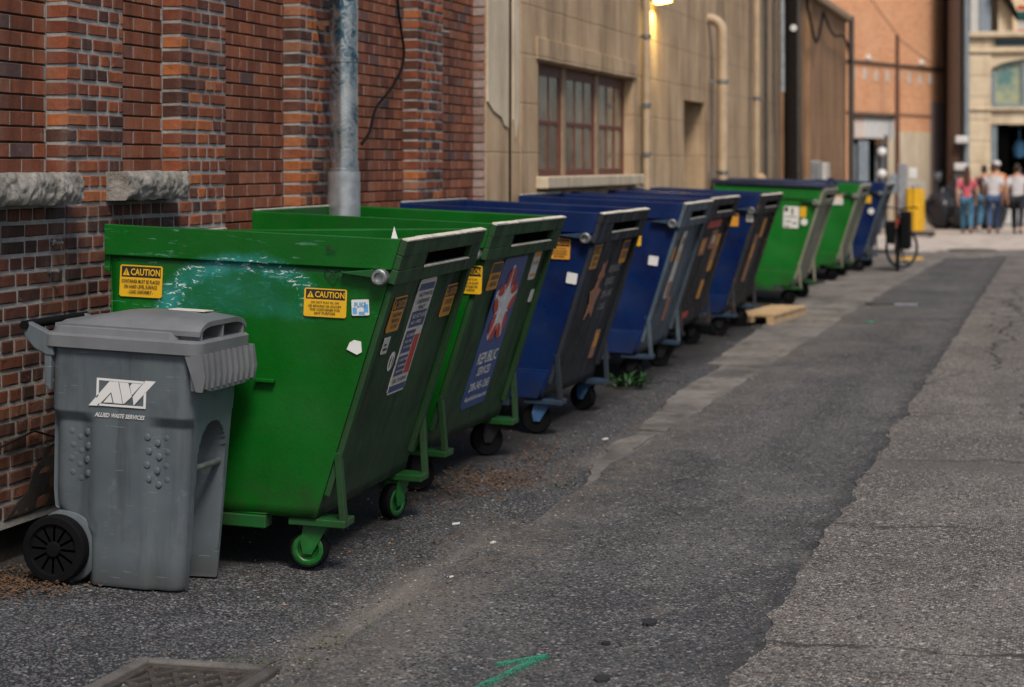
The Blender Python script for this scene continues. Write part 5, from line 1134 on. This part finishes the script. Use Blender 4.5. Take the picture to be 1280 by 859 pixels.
# 9
d9, h = dumpster(9, -2.73, 33.0, 1.5, R(0), 'blue dumpster beside the bicycle, round white and small yellow sticker on its side', M['blue'], M['blue_front_worn'], M['blue_frame'], M['hub_dark'], GRP, 9, True, low=M['blue_lower'])
decal(d9, 'yellow_label', Vector((.285, -h - .006, 1.08)), SU, SV, SN, .085, .12, [M['yellow']]); dot(d9, Vector((.375, -h - .006, .955)), .05)

# ------------------------------------------------------------------ the grey wheeled bin
bn_ = empty('wheeled_bin', (-3.62, 7.73, GS(-3.62)), (0, TILT, 0), 'grey wheeled bin with a closed lid and white lettering, standing before the scuffed green dumpster', 'wheelie bin')
BH_ = .955
def ring(zz):
    t_ = zz / BH_
    xf = .272 + (.300 - .272) * t_; xr = -.313 if zz > .36 else (-.313 + (.36 - zz) / .36 * .04)
    if zz < .285: xr = max(xr, -.15 + max(0.0, (zz - .20)) * -1.7)
    hw = .205 + .045 * t_
    step = 1 if zz > .685 else (0 if zz < .645 else (zz - .645) / .04)
    ins = .024 * (1 - step)
    rc = .055
    pts = []
    def seg(x0, y0, x1, y1, n): 
        for k in range(n): pts.append((x0 + (x1 - x0) * k / n, y0 + (y1 - y0) * k / n))
    def arc(cx, cy, a0, a1, n):
        for k in range(n): a = a0 + (a1 - a0) * k / n; pts.append((cx + rc * math.cos(a), cy + rc * math.sin(a)))
    X0, X1, Y_ = xr, xf, hw
    seg(X0 + rc, -Y_, X1 - rc, -Y_, 22); arc(X1 - rc, -Y_ + rc, -math.pi / 2, 0, 7); seg(X1, -Y_ + rc, X1, Y_ - rc, 30); arc(X1 - rc, Y_ - rc, 0, math.pi / 2, 7)
    seg(X1 - rc, Y_, X0 + rc, Y_, 22); arc(X0 + rc, Y_ - rc, math.pi / 2, math.pi, 7); seg(X0, Y_ - rc, X0, -Y_ + rc, 8); arc(X0 + rc, -Y_ + rc, math.pi, 1.5 * math.pi, 7)
    out = []
    for (x, y) in pts:
        if abs(y) > Y_ - rc:                                   # hand-hold steps near both ends of the long sides
            ex = max(0.0, min(1.0, (abs(x - .0) - .115) / .05)); y -= math.copysign(ins * ex, y)
            if x > .1: x -= ins * ex * .6
            if x < -.1: x += ins * ex * .5
        if x > X1 - .02 and zz < .66:                          # arched recess down the front
            aw = .135 if zz < .50 else .135 * math.sqrt(max(0, 1 - ((zz - .50) / .155) ** 2))
            if abs(y) < aw: x -= .11 * min(1.0, (aw - abs(y)) / .024) ** .7
        out.append((x, y, zz))
    return out
zs = [0, .006, .02] + [.045 + .0175 * k for k in range(25)] + [.482 + .006 * k for k in range(36)] + [.70 + .0175 * k for k in range(15)] + [BH_]
mb = MB(); rings = [ring(zz) for zz in zs]; n = len(rings[0])
for i, rg in enumerate(rings):
    if i == 0: rg = [(x * .985, y * .985, 0.0) for x, y, q in rg]
    mb.v += rg
for i in range(len(zs) - 1):
    for k in range(n): mb.f.append((i * n + k, i * n + (k + 1) % n, (i + 1) * n + (k + 1) % n, (i + 1) * n + k)); mb.m.append(0)
mb.f.append(tuple(range(n - 1, -1, -1))); mb.m.append(0); mb.f.append(tuple(range((len(zs) - 1) * n, len(zs) * n))); mb.m.append(0)
mb.build('body', M['bin'], bn_, smooth=40)
Ys = lambda zz: -(.205 + .045 * zz / BH_)
mb = MB()                                                     # grip bumps on the flanks
for gx, cols in ((-.222, 3), (.112, 3)):
    for i in range(cols):
        for j in range(4):
            zz = .605 - j * .055 - (i % 2) * .022; x = gx + i * .036 + (.006 if j % 2 else 0)
            ex = max(0, min(1, (abs(x) - .115) / .05)); yy = Ys(zz) + .024 * ex
            mb.lathe([(.0150, -.0012), (.012, .0003), (.007, .0013), (.001, .0017)], (x, yy, zz), (0, -1, .0), 12)
tag(mb.build('grip_bumps', M['bin'], bn_, smooth=180), kind='stuff')
mb = MB(); mb.tube([(.262, -.135, .475), (.262, .135, .475)], .013, 12); mb.build('catch_bar', M['steel'], bn_, smooth=50)
mb = MB(); mb.lathe([(.001, -.02), (.138, -.02), (.147, -.010), (.143, .004), (.136, .008), (.001, .008)], (-.238, -.190, .138), (0, -1, 0), 40)
mb.build('wheel_arch', M['bin'], bn_, smooth=40)
for sg in (-1, 1):
    wc = Vector((-.262, sg * .232, .134)); w_ = MB(); a_ = (0, sg, 0)
    w_.lathe([(.098, -.03), (.126, -.032), (.134, -.024), (.134, .02), (.128, .028), (.102, .030), (.098, .018)], wc, a_, 44)
    wh = w_.build('wheel', M['rubber'], bn_, smooth=35)
    w_ = MB(); w_.lathe([(.001, -.012), (.090, -.012), (.096, .022), (.099, .022), (.099, -.02), (.001, -.02)], wc, a_, 40); w_.lathe([(.001, .03), (.028, .028), (.032, .02), (.032, 0), (.001, 0)], wc, a_, 20)
    for q in range(12):
        an = q * math.pi / 6; u_ = Vector((math.cos(an), 0, math.sin(an))); v_ = Vector((-math.sin(an), 0, math.cos(an)))
        w_.obox(wc + Vector((0, sg * -.012, 0)), u_, v_, (0, sg, 0), .026, .096, -.0045, .0045, 0, .030)
    w_.build('rim', M['black'], wh, smooth=35)
mb = MB(); mb.tube([(-.262, -.22, .134), (-.262, .22, .134)], .012, 10); mb.build('axle', M['steel'], bn_)
# lid: flared rim, raised deck that overhangs two hand pockets, ribbed apron on the front
def rr(x0, x1, y0, y1, r, n=6):
    out = []
    for cx, cy, a0 in ((x1 - r, y0 + r, -90), (x1 - r, y1 - r, 0), (x0 + r, y1 - r, 90), (x0 + r, y0 + r, 180)):
        for k in range(n + 1): a = R(a0 + 90 * k / n); out.append((cx + r * math.cos(a), cy + r * math.sin(a)))
    return out
def stack(mb, secs, cap=True):
    n = len(secs[0][0]); o = len(mb.v)
    for pl, zf in secs: mb.v += [(x, y, zf(x, y) if callable(zf) else zf) for x, y in pl]
    for i in range(len(secs) - 1):
        for k in range(n): mb.f.append((o + i * n + k, o + i * n + (k + 1) % n, o + (i + 1) * n + (k + 1) % n, o + (i + 1) * n + k)); mb.m.append(0)
    if cap: mb.f.append(tuple(range(o + n - 1, o - 1, -1))); mb.m.append(0); mb.f.append(tuple(range(o + (len(secs) - 1) * n, o + len(secs) * n))); mb.m.append(0)
lz = lambda base: (lambda x, y: base + .025 * (-.35 - x) * (-1) * .0)
mb = MB(); stack(mb, [(rr(-.335, .320, -.262, .262, .05), .935), (rr(-.345, .335, -.272, .272, .055), .940), (rr(-.345, .335, -.272, .272, .055), .985), (rr(-.335, .325, -.262, .262, .05), .993)])
ld_ = mb.build('lid', M['bin_lid'], bn_, smooth=40)
dome = lambda z0, k_: (lambda x, y: z0 + k_ * (1 - (y / .25) ** 2) * (1 - ((x - .05) / .42) ** 2))
mb = MB(); stack(mb, [(rr(-.325, .235, -.245, .245, .05), .99), (rr(-.315, .235, -.24, .24, .05), 1.018), (rr(-.29, .225, -.215, .215, .06), dome(1.035, .02))]); mb.build('lid_deck', M['bin_lid'], ld_, smooth=40)
mb = MB()
nx, ny = 22, 18
def top(a, b):
    x = -.30 + .62 * a; y = -.235 + .47 * b
    e_ = (1 - (2 * b - 1) ** 6); f_ = min(1.0, a * 3.5)
    return (x, y, 1.030 + .055 * e_ * f_ * (.55 + .45 * math.sin(min(1, a * 1.15) * math.pi / 2)) * (1 - .35 * max(0, (a - .75) / .25)))
def und(a, b): x, y, zz = top(a, b); return (x, y, zz - .02)
mb.grid(top, nx, ny); mb.grid(und, nx, ny)
for fn in (lambda a, b: top(a, 0) if b else und(a, 0), lambda a, b: top(a, 1) if b else und(a, 1)): mb.grid(fn, nx, 1)
for fn in (lambda a, b: top(0, a) if b else und(0, a), lambda a, b: top(1, a) if b else und(1, a)): mb.grid(fn, ny, 1)
mb.build('lid_top', M['bin_lid'], ld_, smooth=40)
for yy in (-.215, -.005, .205): MB().box(.21, .318, yy, yy + .012, .988, 1.045).build('pocket_web', M['bin_lid'], ld_, bevel=.002)
mb = MB(); mb.box(-.1, .232, -.2, .2, .98, 1.03); mb.build('lid_core', M['void'], ld_)
decal(ld_, 'paper_sticker', Vector((.06, .03, 1.0865)), (1, 0, 0), (0, 1, -.03), (0, 0, 1), .16, .10, [M['white_worn']])
mb = MB()
def apr(a, b): return (.338 + .030 * b - .02 * b * b, -.262 + .524 * a, .94 - .145 * b * (1 - .25 * (abs(2 * a - 1) ** 8)))
mb.grid(apr, 24, 6); mb.grid(lambda a, b: (apr(a, b)[0] - .008, apr(a, b)[1], apr(a, b)[2]), 24, 6)
for q in range(9):
    yy = -.235 + q * .0585; mb.prism([(.335, .945), (.352, .945), (.364, .86), (.358, .81), (.335, .81)], (0, yy, 0), (1, 0, 0), (0, 0, 1), (0, 1, 0), 0, .010)
for yy in (-.268, .258): mb.prism([(.27, .945), (.345, .945), (.362, .86), (.352, .80), (.325, .80)], (0, yy, 0), (1, 0, 0), (0, 0, 1), (0, 1, 0), 0, .010)
mb.build('apron', M['bin_lid'], ld_, smooth=35)
for yy in (-.262, .236): MB().prism([(.29, .94), (.318, .94), (.318, .80), (.300, .80)], (0, yy, 0), (1, 0, 0), (0, 0, 1), (0, 1, 0), 0, .022).build('front_lug', M['bin'], bn_, bevel=.003)
for yy in (-.262, .222):
    mb = MB(); mb.prism([(-.30, .985), (-.36, 1.01), (-.425, 1.035), (-.438, 1.015), (-.415, .965), (-.375, .925), (-.32, .90), (-.29, .90)], (0, yy, 0), (1, 0, 0), (0, 0, 1), (0, 1, 0), 0, .04)
    mb.prism([(-.335, .93), (-.30, .93), (-.30, .76), (-.325, .78)], (0, yy + .004, 0), (1, 0, 0), (0, 0, 1), (0, 1, 0), 0, .03)
    mb.build('handle_bracket', M['bin'], bn_, bevel=.006)
mb = MB(); mb.tube([(-.418, -.272, 1.015), (-.418, .27, 1.015)], .018, 14); mb.build('handle', M['black'], bn_, smooth=50)
# company mark in white print on the side: drawn in millimetres from its lower left
lo_ = Vector((-.138, 0, .700)); 
def LP(px, py):                       # the slanted mark laid flat on the side sheet
    x = (px - 165) / 940 * .285; zz = (560 - (py - .075 * (px - 165))) / 940 * .285
    return x, zz
def mark(mb, pts): 
    q = [LP(*p) for p in pts]; y = Ys(.78)
    mb.prism(q, Vector((lo_.x, y, lo_.z)), (1, 0, 0), (0, .0, 1), (0, -1, 0), -.001, .0022)
mb = MB()
mark(mb, [(268, 155), (300, 157), (300, 392), (268, 420)]); mark(mb, [(300, 157), (950, 212), (925, 240), (300, 186)]); mark(mb, [(968, 352), (968, 566), (936, 563), (936, 384)]); mark(mb, [(310, 492), (936, 536), (936, 563), (285, 516)])
mark(mb, [(165, 514), (448, 205), (572, 212), (640, 498), (520, 488), (478, 345), (300, 520)]); mark(mb, [(372, 478), (468, 372), (500, 482)])
mark(mb, [(584, 216), (712, 226), (768, 408), (662, 500), (650, 494)]); mark(mb, [(738, 268), (770, 232), (908, 244), (768, 392)]); mark(mb, [(955, 196), (1105, 206), (800, 522), (782, 408)])
for i, (st, a, b) in enumerate((('ALLIED', 250, 455), ('WASTE', 478, 660), ('SERVICES', 682, 948))):
    x0 = (a - 165) / 940 * .285; x1 = (b - 165) / 940 * .285
    put_text(mb, st, Vector((lo_.x, Ys(.72), lo_.z - .028)), (1, 0, 0), (0, 0, 1), (0, -1, 0), x0, x1, 0, .017, .002, slant=.25)
mb.build('company_mark', M['white'], bn_)
# ------------------------------------------------------------------ small things on the ground
# storm drain with a diagonal grid, set in a concrete collar
dr = empty('storm_drain', (-2.82, 6.25, 0), label='cast iron storm drain grate in a worn concrete collar in the road', cat='drain')
gx0, gx1, gy0, gy1 = -3.02, -2.60, 5.75, 6.50
mb = MB()
for (a, b, c, d) in ((gx0 - .05, gx0, gy0 - .05, gy1 + .05), (gx1, gx1 + .045, gy0 - .05, gy1 + .05), (gx0, gx1, gy1, gy1 + .05), (gx0, gx1, gy0 - .05, gy0)): mb.box(a, b, c, d, -.05, .012 + .006 * random.random())
under(mb.build('collar', concrete('old_drain_collar', (.06, .056, .052), (.13, .12, .11), (.035, .032, .03)), bevel=.008), dr)
mb = MB(); mb.box(gx0, gx1, gy0, gy1, -.059, -.03); under(mb.build('pit', M['void']), dr)
mb = MB()
for (a, b, c, d) in ((gx0 + .003, gx0 + .03, gy0, gy1), (gx1 - .03, gx1 - .003, gy0, gy1), (gx0 + .03, gx1 - .03, gy0, gy0 + .03), (gx0 + .03, gx1 - .03, gy1 - .03, gy1)): mb.box(a, b, c, d, -.028, .0065)
under(mb.build('frame', M['iron'], bevel=.003), dr)
def clipbar(px, py, ang, wid):
    dx, dy = math.cos(ang), math.sin(ang); ts = []
    for (lo, hi, p, d) in ((gx0 + .03, gx1 - .03, px, dx), (gy0 + .03, gy1 - .03, py, dy)):
        if abs(d) < 1e-6: continue
        a, b = (lo - p) / d, (hi - p) / d; ts.append((min(a, b), max(a, b)))
    t0, t1 = max(t[0] for t in ts), min(t[1] for t in ts)
    if t1 - t0 < .03: return None
    q = MB(); q.obox((px, py, -.012), (dx, dy, 0), (-dy, dx, 0), (0, 0, 1), t0, t1, -wid, wid, -.012, .0145 if ang > 0 else .0125); return q
for k in range(-10, 11):
    for ang in (R(62), R(-62)):
        q = clipbar((gx0 + gx1) / 2 + k * .085, (gy0 + gy1) / 2, ang, .009)
        if q: under(q.build('grate_bar', M['iron']), dr)
mb = MB(); A = [(-1.845, 6.25), (-1.745, 6.93)]
def stroke(mb, p, q, w, z=.0135):
    p, q = Vector((*p, 0)), Vector((*q, 0)); d = (q - p).normalized(); s_ = Vector((-d.y, d.x, 0)); n_ = 12; pts = []
    L_ = [(p.lerp(q, k / n_) + s_ * w * (1 + .35 * noise.noise((k * .9, p.x * 9, 2)))) for k in range(n_ + 1)]; R__ = [(p.lerp(q, k / n_) - s_ * w * (1 + .35 * noise.noise((k * .9, p.x * 9, 7)))) for k in range(n_ + 1)]
    mb.prism([(v.x, v.y) for v in L_] + [(v.x, v.y) for v in reversed(R__)], (0, 0, 0), (1, 0, 0), (0, 1, 0), (0, 0, 1), -.006, z)
stroke(mb, (-1.90, 6.20), (-1.742, 6.95), .015, .0095); stroke(mb, (-1.868, 6.79), (-1.735, 6.955), .012, .0100)
tag(mb.build('painted_arrow', M['paint_mark']), 'green spray painted arrow on the asphalt', 'road marking')
mb = MB(); mb.prism(blob(-2.05, 22.6, .05, .12, 3, 14, .5), (0, 0, 0), (1, 0, 0), (0, 1, 0), (0, 0, 1), -.006, .0095); tag(mb.build('paint_spot', M['paint_mark']), 'small green paint spot in the middle of the road', 'road marking')
for (x, y, rx_, ry_, s_, lb_) in ((-1.496, 7.57, .026, .05, 1, 'small round tar spot on the asphalt ahead of the green arrow'), (-1.484, 6.70, .026, .045, 2, 'small round tar spot on the asphalt beside the shaft of the green arrow'), (-1.58, 7.2, .016, .02, 5, 'tiniest tar spot on the asphalt, between the two round ones')):
    mb = MB(); mb.prism(blob(x, y, rx_, ry_, s_, 18, .3), (0, 0, 0), (1, 0, 0), (0, 1, 0), (0, 0, 1), -.006, .0085); tag(mb.build('tar_spot', M['tar']), lb_, 'tar spot')
for (x, y, r, lb_, z_) in ((-2.2, 25.4, .16, 'dark metal cover on the road edge beside the lidded green dumpster', .020), (-1.8, 41.6, .40, 'dark round manhole cover far down the alley by the people', .030)):
    mb = MB(); mb.lathe([(r * 1.18, -.02), (r * 1.18, z_ - .006), (r * 1.02, z_ - .006), (r * 1.02, z_), (.001, z_)], (x, y, 0), (0, 0, 1), 26); tag(mb.build('manhole_cover', M['iron'], smooth=30), lb_, 'manhole cover')
mb = MB(); mb.box(-2.02, -1.75, 25.35, 25.5, 0, .014); tag(mb.build('metal_strip', M['galv_grey']), 'short pale metal strip lying beside the dark cover on the road', 'strip')
# timber board and pallet bits by the last blue dumpster
tb = empty('timber_board', (-3.05, 22.6, 0), (0, 0, R(-6)), 'raw timber crate lid lying on the ground past the blue dumpsters', 'timber')
for k in range(5): MB().box(-.26, .14, -.72 + k * .30, -.44 + k * .30, .085, .115).build('plank', M['timber'], tb, bevel=.004)
for x in (-.25, .06): MB().box(x, x + .07, -.75, .80, .0, .084).build('bearer', M['timber'], tb, bevel=.004)
mb = MB(); mb.box(-3.5, -3.2, 21.75, 22.6, .03, .10); tag(mb.build('timber_block', M['timber'], bevel=.006), 'short raw timber block under the front of the last blue dumpster', 'timber')
# weed growing behind the blue dumpster's caster
wd = empty('weed', (-3.22, 15.45, 0), label='green leafy weed growing behind the caster of the blue dumpster', cat='weed')
rngw = random.Random(5)
for k in range(70):
    a = rngw.uniform(0, 2 * math.pi); L_ = rngw.uniform(.05, .15); up_ = rngw.uniform(.25, 1.1); w_ = rngw.uniform(.006, .013)
    d = Vector((math.cos(a), math.sin(a), 0)); s_ = Vector((-d.y, d.x, 0)); b0 = Vector((-3.22, 15.45, 0)) + d * rngw.uniform(0, .08) + s_ * rngw.uniform(-.14, .14)
    pts = [(b0 + d * L_ * t + Vector((0, 0, .02 + L_ * up_ * (t - .55 * t * t) * 1.6)), w_ * math.sin(math.pi * min(1, .12 + t * .88))) for t in (0, .25, .5, .75, 1)]
    q = MB(); vs = []
    for p, w in pts: vs += [p - s_ * w, p + Vector((0, 0, -.004)), p + s_ * w]
    q.add(vs, [(i * 3, i * 3 + 1, i * 3 + 4, i * 3 + 3) for i in range(4)] + [(i * 3 + 1, i * 3 + 2, i * 3 + 5, i * 3 + 4) for i in range(4)])
    under(q.build('leaf', M['leaf'], smooth=60, recalc=False), wd)
# bicycle behind the farthest dumpster
bk = empty('bicycle', (-2.60, 33.75, 0), (0, 0, R(91)), 'black bicycle with a red rear light leaning beside the last dumpster of the row', 'bicycle')
def bwheel(x, z, r, turn, root):
    d = Vector((math.cos(turn), math.sin(turn), 0)); s_ = Vector((-d.y, d.x, 0)); c = Vector((x, 0, z))
    mb = MB(); mb.tube([c + d * r * math.cos(2 * math.pi * k / 32) + Vector((0, 0, r * math.sin(2 * math.pi * k / 32))) for k in range(33)], .020, 8, cap=False)
    w = mb.build('wheel', M['rubber'], root, smooth=60)
    mb = MB(); mb.tube([c + d * (r - .026) * math.cos(2 * math.pi * k / 32) + Vector((0, 0, (r - .026) * math.sin(2 * math.pi * k / 32))) for k in range(33)], .009, 6, cap=False); mb.build('rim', M['steel'], w, smooth=60)
    mb = MB()
    for k in range(18): a = 2 * math.pi * k / 18; mb.tube([c + s_ * .02 * (-1) ** k, c + d * (r - .03) * math.cos(a) + Vector((0, 0, (r - .03) * math.sin(a)))], .0016, 4)
    mb.lathe([(.018, -.04), (.018, .04)], c, s_, 10); mb.build('spoke', M['steel'], w)
bwheel(-.53, .335, .315, 0, bk); bwheel(.52, .335, .315, R(-48), bk)
mb = MB(); BB, ST, HT, HB_, RA, FA = (-.10, 0, .28), (-.24, 0, .78), (.36, 0, .82), (.40, 0, .68), (-.53, 0, .335), (.52, 0, .335)
for a, b, r in ((BB, ST, .018), (ST, HT, .017), (BB, HB_, .019), (HT, HB_, .02), (BB, (-.53, .05, .335), .011), (BB, (-.53, -.05, .335), .011), (ST, (-.53, .05, .335), .009), (ST, (-.53, -.05, .335), .009), (HB_, (.50, .045, .335), .012), (HB_, (.50, -.045, .335), .012)): mb.tube([a, b], r, 8)
mb.build('frame', M['black'], bk, smooth=50)
mb = MB(); mb.tube([ST, (-.27, 0, .90)], .013, 8); mb.grid(lambda a, b: (-.40 + .27 * a, (b - .5) * (.15 - .11 * a), .915 + .02 * (1 - (2 * b - 1) ** 2)), 8, 6); mb.box(-.38, -.15, -.02, .02, .895, .91); mb.build('saddle', M['black'], bk, smooth=60)
mb = MB(); mb.tube(curve_pts([(.24, -.27, .98), (.33, -.2, 1.0), (.355, 0, .97), (.33, .2, 1.0), (.24, .27, .98)]), .012, 8); mb.tube([(.36, 0, .82), (.355, 0, .97)], .014, 8); mb.build('handlebar', M['black'], bk, smooth=50)
mb = MB(); mb.lathe([(.09, -.004), (.09, .004)], (-.10, -.05, .28), (0, 1, 0), 20); mb.tube([(-.10, -.06, .28), (-.02, -.06, .13)], .009, 6); mb.tube([(-.10, .06, .28), (-.18, .06, .43)], .009, 6); mb.box(-.06, .03, -.14, -.06, .115, .14); mb.box(-.22, -.13, .06, .14, .42, .445); mb.build('crankset', M['hub_dark'], bk)
mb = MB(); mb.lathe([(.001, 0), (.04, .005), (.04, .03), (.001, .035)], (-.33, 0, .78), (-1, 0, 0), 14); mb.build('rear_light', M['red_lbl'], bk, smooth=50)
mb = MB(); mb.box(-.78, -.20, -.20, -.05, .36, .95); mb.box(-.70, -.30, .05, .18, .45, .8); mb.build('pannier', M['black'], bk, bevel=.03)
# white plastic sack hanging over the dumpster edge near the bicycle
# leaves, gravel and scraps
rngl = random.Random(11)
def ground_z(x, y): return GS(x) - .009 if x < -2.45 else (.0 if x < -1.05 else .010)
def leaf_pile(name, spots, mat_, label=None):
    mb = MB()
    for (cx, cy, sx, sy, n) in spots:
        for _ in range(n):
            x, y = rngl.gauss(cx, sx), rngl.gauss(cy, sy)
            if x < -4.2: x = -4.2 + rngl.random() * .1
            s = rngl.uniform(.004, .014); a = rngl.uniform(0, 6.28); z = ground_z(x, y) + .003 + abs(rngl.gauss(0, .008)); t1, t2 = rngl.uniform(-.6, .6), rngl.uniform(-.6, .6)
            u = Vector((math.cos(a), math.sin(a), t1)) * s; v = Vector((-math.sin(a), math.cos(a), t2)) * s * .55; p = Vector((x, y, z + s * .5))
            mb.add([p - u, p + v * .9 + Vector((0, 0, -s * .25)), p + u, p - v * .9 + Vector((0, 0, -s * .25))], [(0, 1, 2), (0, 2, 3)])
    return tag(mb.build(name, mat_, recalc=False), label, None, kind='stuff')
leaf_pile('fallen_leaves', [(-4.02, 7.40, .14, .12, 900), (-4.1, 7.1, .1, .25, 360), (-2.98, 10.75, .16, .25, 900), (-3.1, 10.0, .2, .4, 300), (-2.95, 11.6, .12, .3, 250), (-2.85, 8.75, .25, .4, 60), (-3.05, 12.2, .15, .3, 110), (-3.1, 14.8, .2, .6, 90), (-3.2, 19.8, .2, .5, 60)], M['dry_leaf'])
def gravel(name, n, fx, fy, smin, smax, mat_):
    mb = MB()
    for _ in range(n):
        x, y = fx(), fy(); s = smin + (smax - smin) * rngl.random() ** 2.5; z = ground_z(x, y) + s * .25
        V = [Vector((1, 0, 0)), Vector((-.5, .87, 0)), Vector((-.5, -.87, 0)), Vector((.3, .3, .9)), Vector((-.2, .1, -.8)), Vector((-.4, -.3, .7))]
        q = Matrix.Rotation(rngl.uniform(0, 6.28), 3, 'Z'); k3 = [rngl.uniform(.6, 1.1) for _ in range(3)]
        vs = [Vector((x, y, z)) + q @ Vector((v.x * s * k3[0], v.y * s * k3[1], v.z * s * .6 * k3[2])) for v in V]
        mb.add(vs, [(0, 1, 3), (1, 2, 5), (2, 0, 5), (0, 3, 5), (3, 1, 5), (1, 0, 4), (2, 1, 4), (0, 2, 4)])
    return tag(mb.build(name, mat_), kind='stuff')
t = T('loose_stones'); rnd_ = t.geo.outputs['Random Per Island']; t.fin(t.cramp(rnd_, [(0, (.03, .03, .032)), (.35, (.09, .085, .08)), (.7, (.19, .18, .17)), (.9, (.32, .29, .25)), (1, (.24, .15, .09))]), .85, None, spec=.3); M['stones'] = t.m
gravel('gravel', 5200, lambda: rngl.choice([rngl.uniform(-3.6, -2.3), rngl.gauss(-2.6, .22), rngl.gauss(-2.6, .22)]), lambda: 5.5 + 12 * rngl.random() ** 1.6, .0025, .009, M['stones'])
gravel('gravel', 1500, lambda: rngl.gauss(-1.08, .10), lambda: 6.2 + 12 * rngl.random() ** 1.5, .002, .007, M['stones'])
gravel('gravel', 2400, lambda: rngl.uniform(-2.4, .9), lambda: 6.2 + 12 * rngl.random() ** 1.8, .0018, .005, M['stones'])
GL = 'scraps of litter on the ground'
for i, (x, y, s, a, mt, lb_) in enumerate(((-2.46, 8.22, .013, .4, 'white', 'white scrap of paper on the road edge in front of the scuffed green dumpster'), (-2.50, 9.02, .014, 1.2, 'white_worn', 'tan cigarette butt on the gutter edge beyond the white scrap'), (-2.80, 9.45, .018, .2, 'white', 'white scrap of paper beside the far caster of the scuffed green dumpster'),
                                    (-2.77, 12.6, .018, .8, 'white', 'white scrap of paper in front of the big blue dumpster'), (-2.62, 12.1, .014, .5, 'white', 'smaller white scrap on the concrete slab before the big blue dumpster'))):
    mb = MB(); mb.obox((x, y, ground_z(x, y) + .006), (math.cos(a), math.sin(a), .1), (-math.sin(a), math.cos(a), .05), (0, 0, 1), -s, s, -s * .55, s * .55, -.003, .003); tag(mb.build('litter', M[mt]), lb_, 'litter')
leaf_pile('weeds', [(-2.62, 6.62, .08, .05, 90), (-2.55, 6.9, .05, .15, 60), (-2.55, 10.7, .05, .1, 40)], plain('low_weed', (.05, .06, .025), .8))
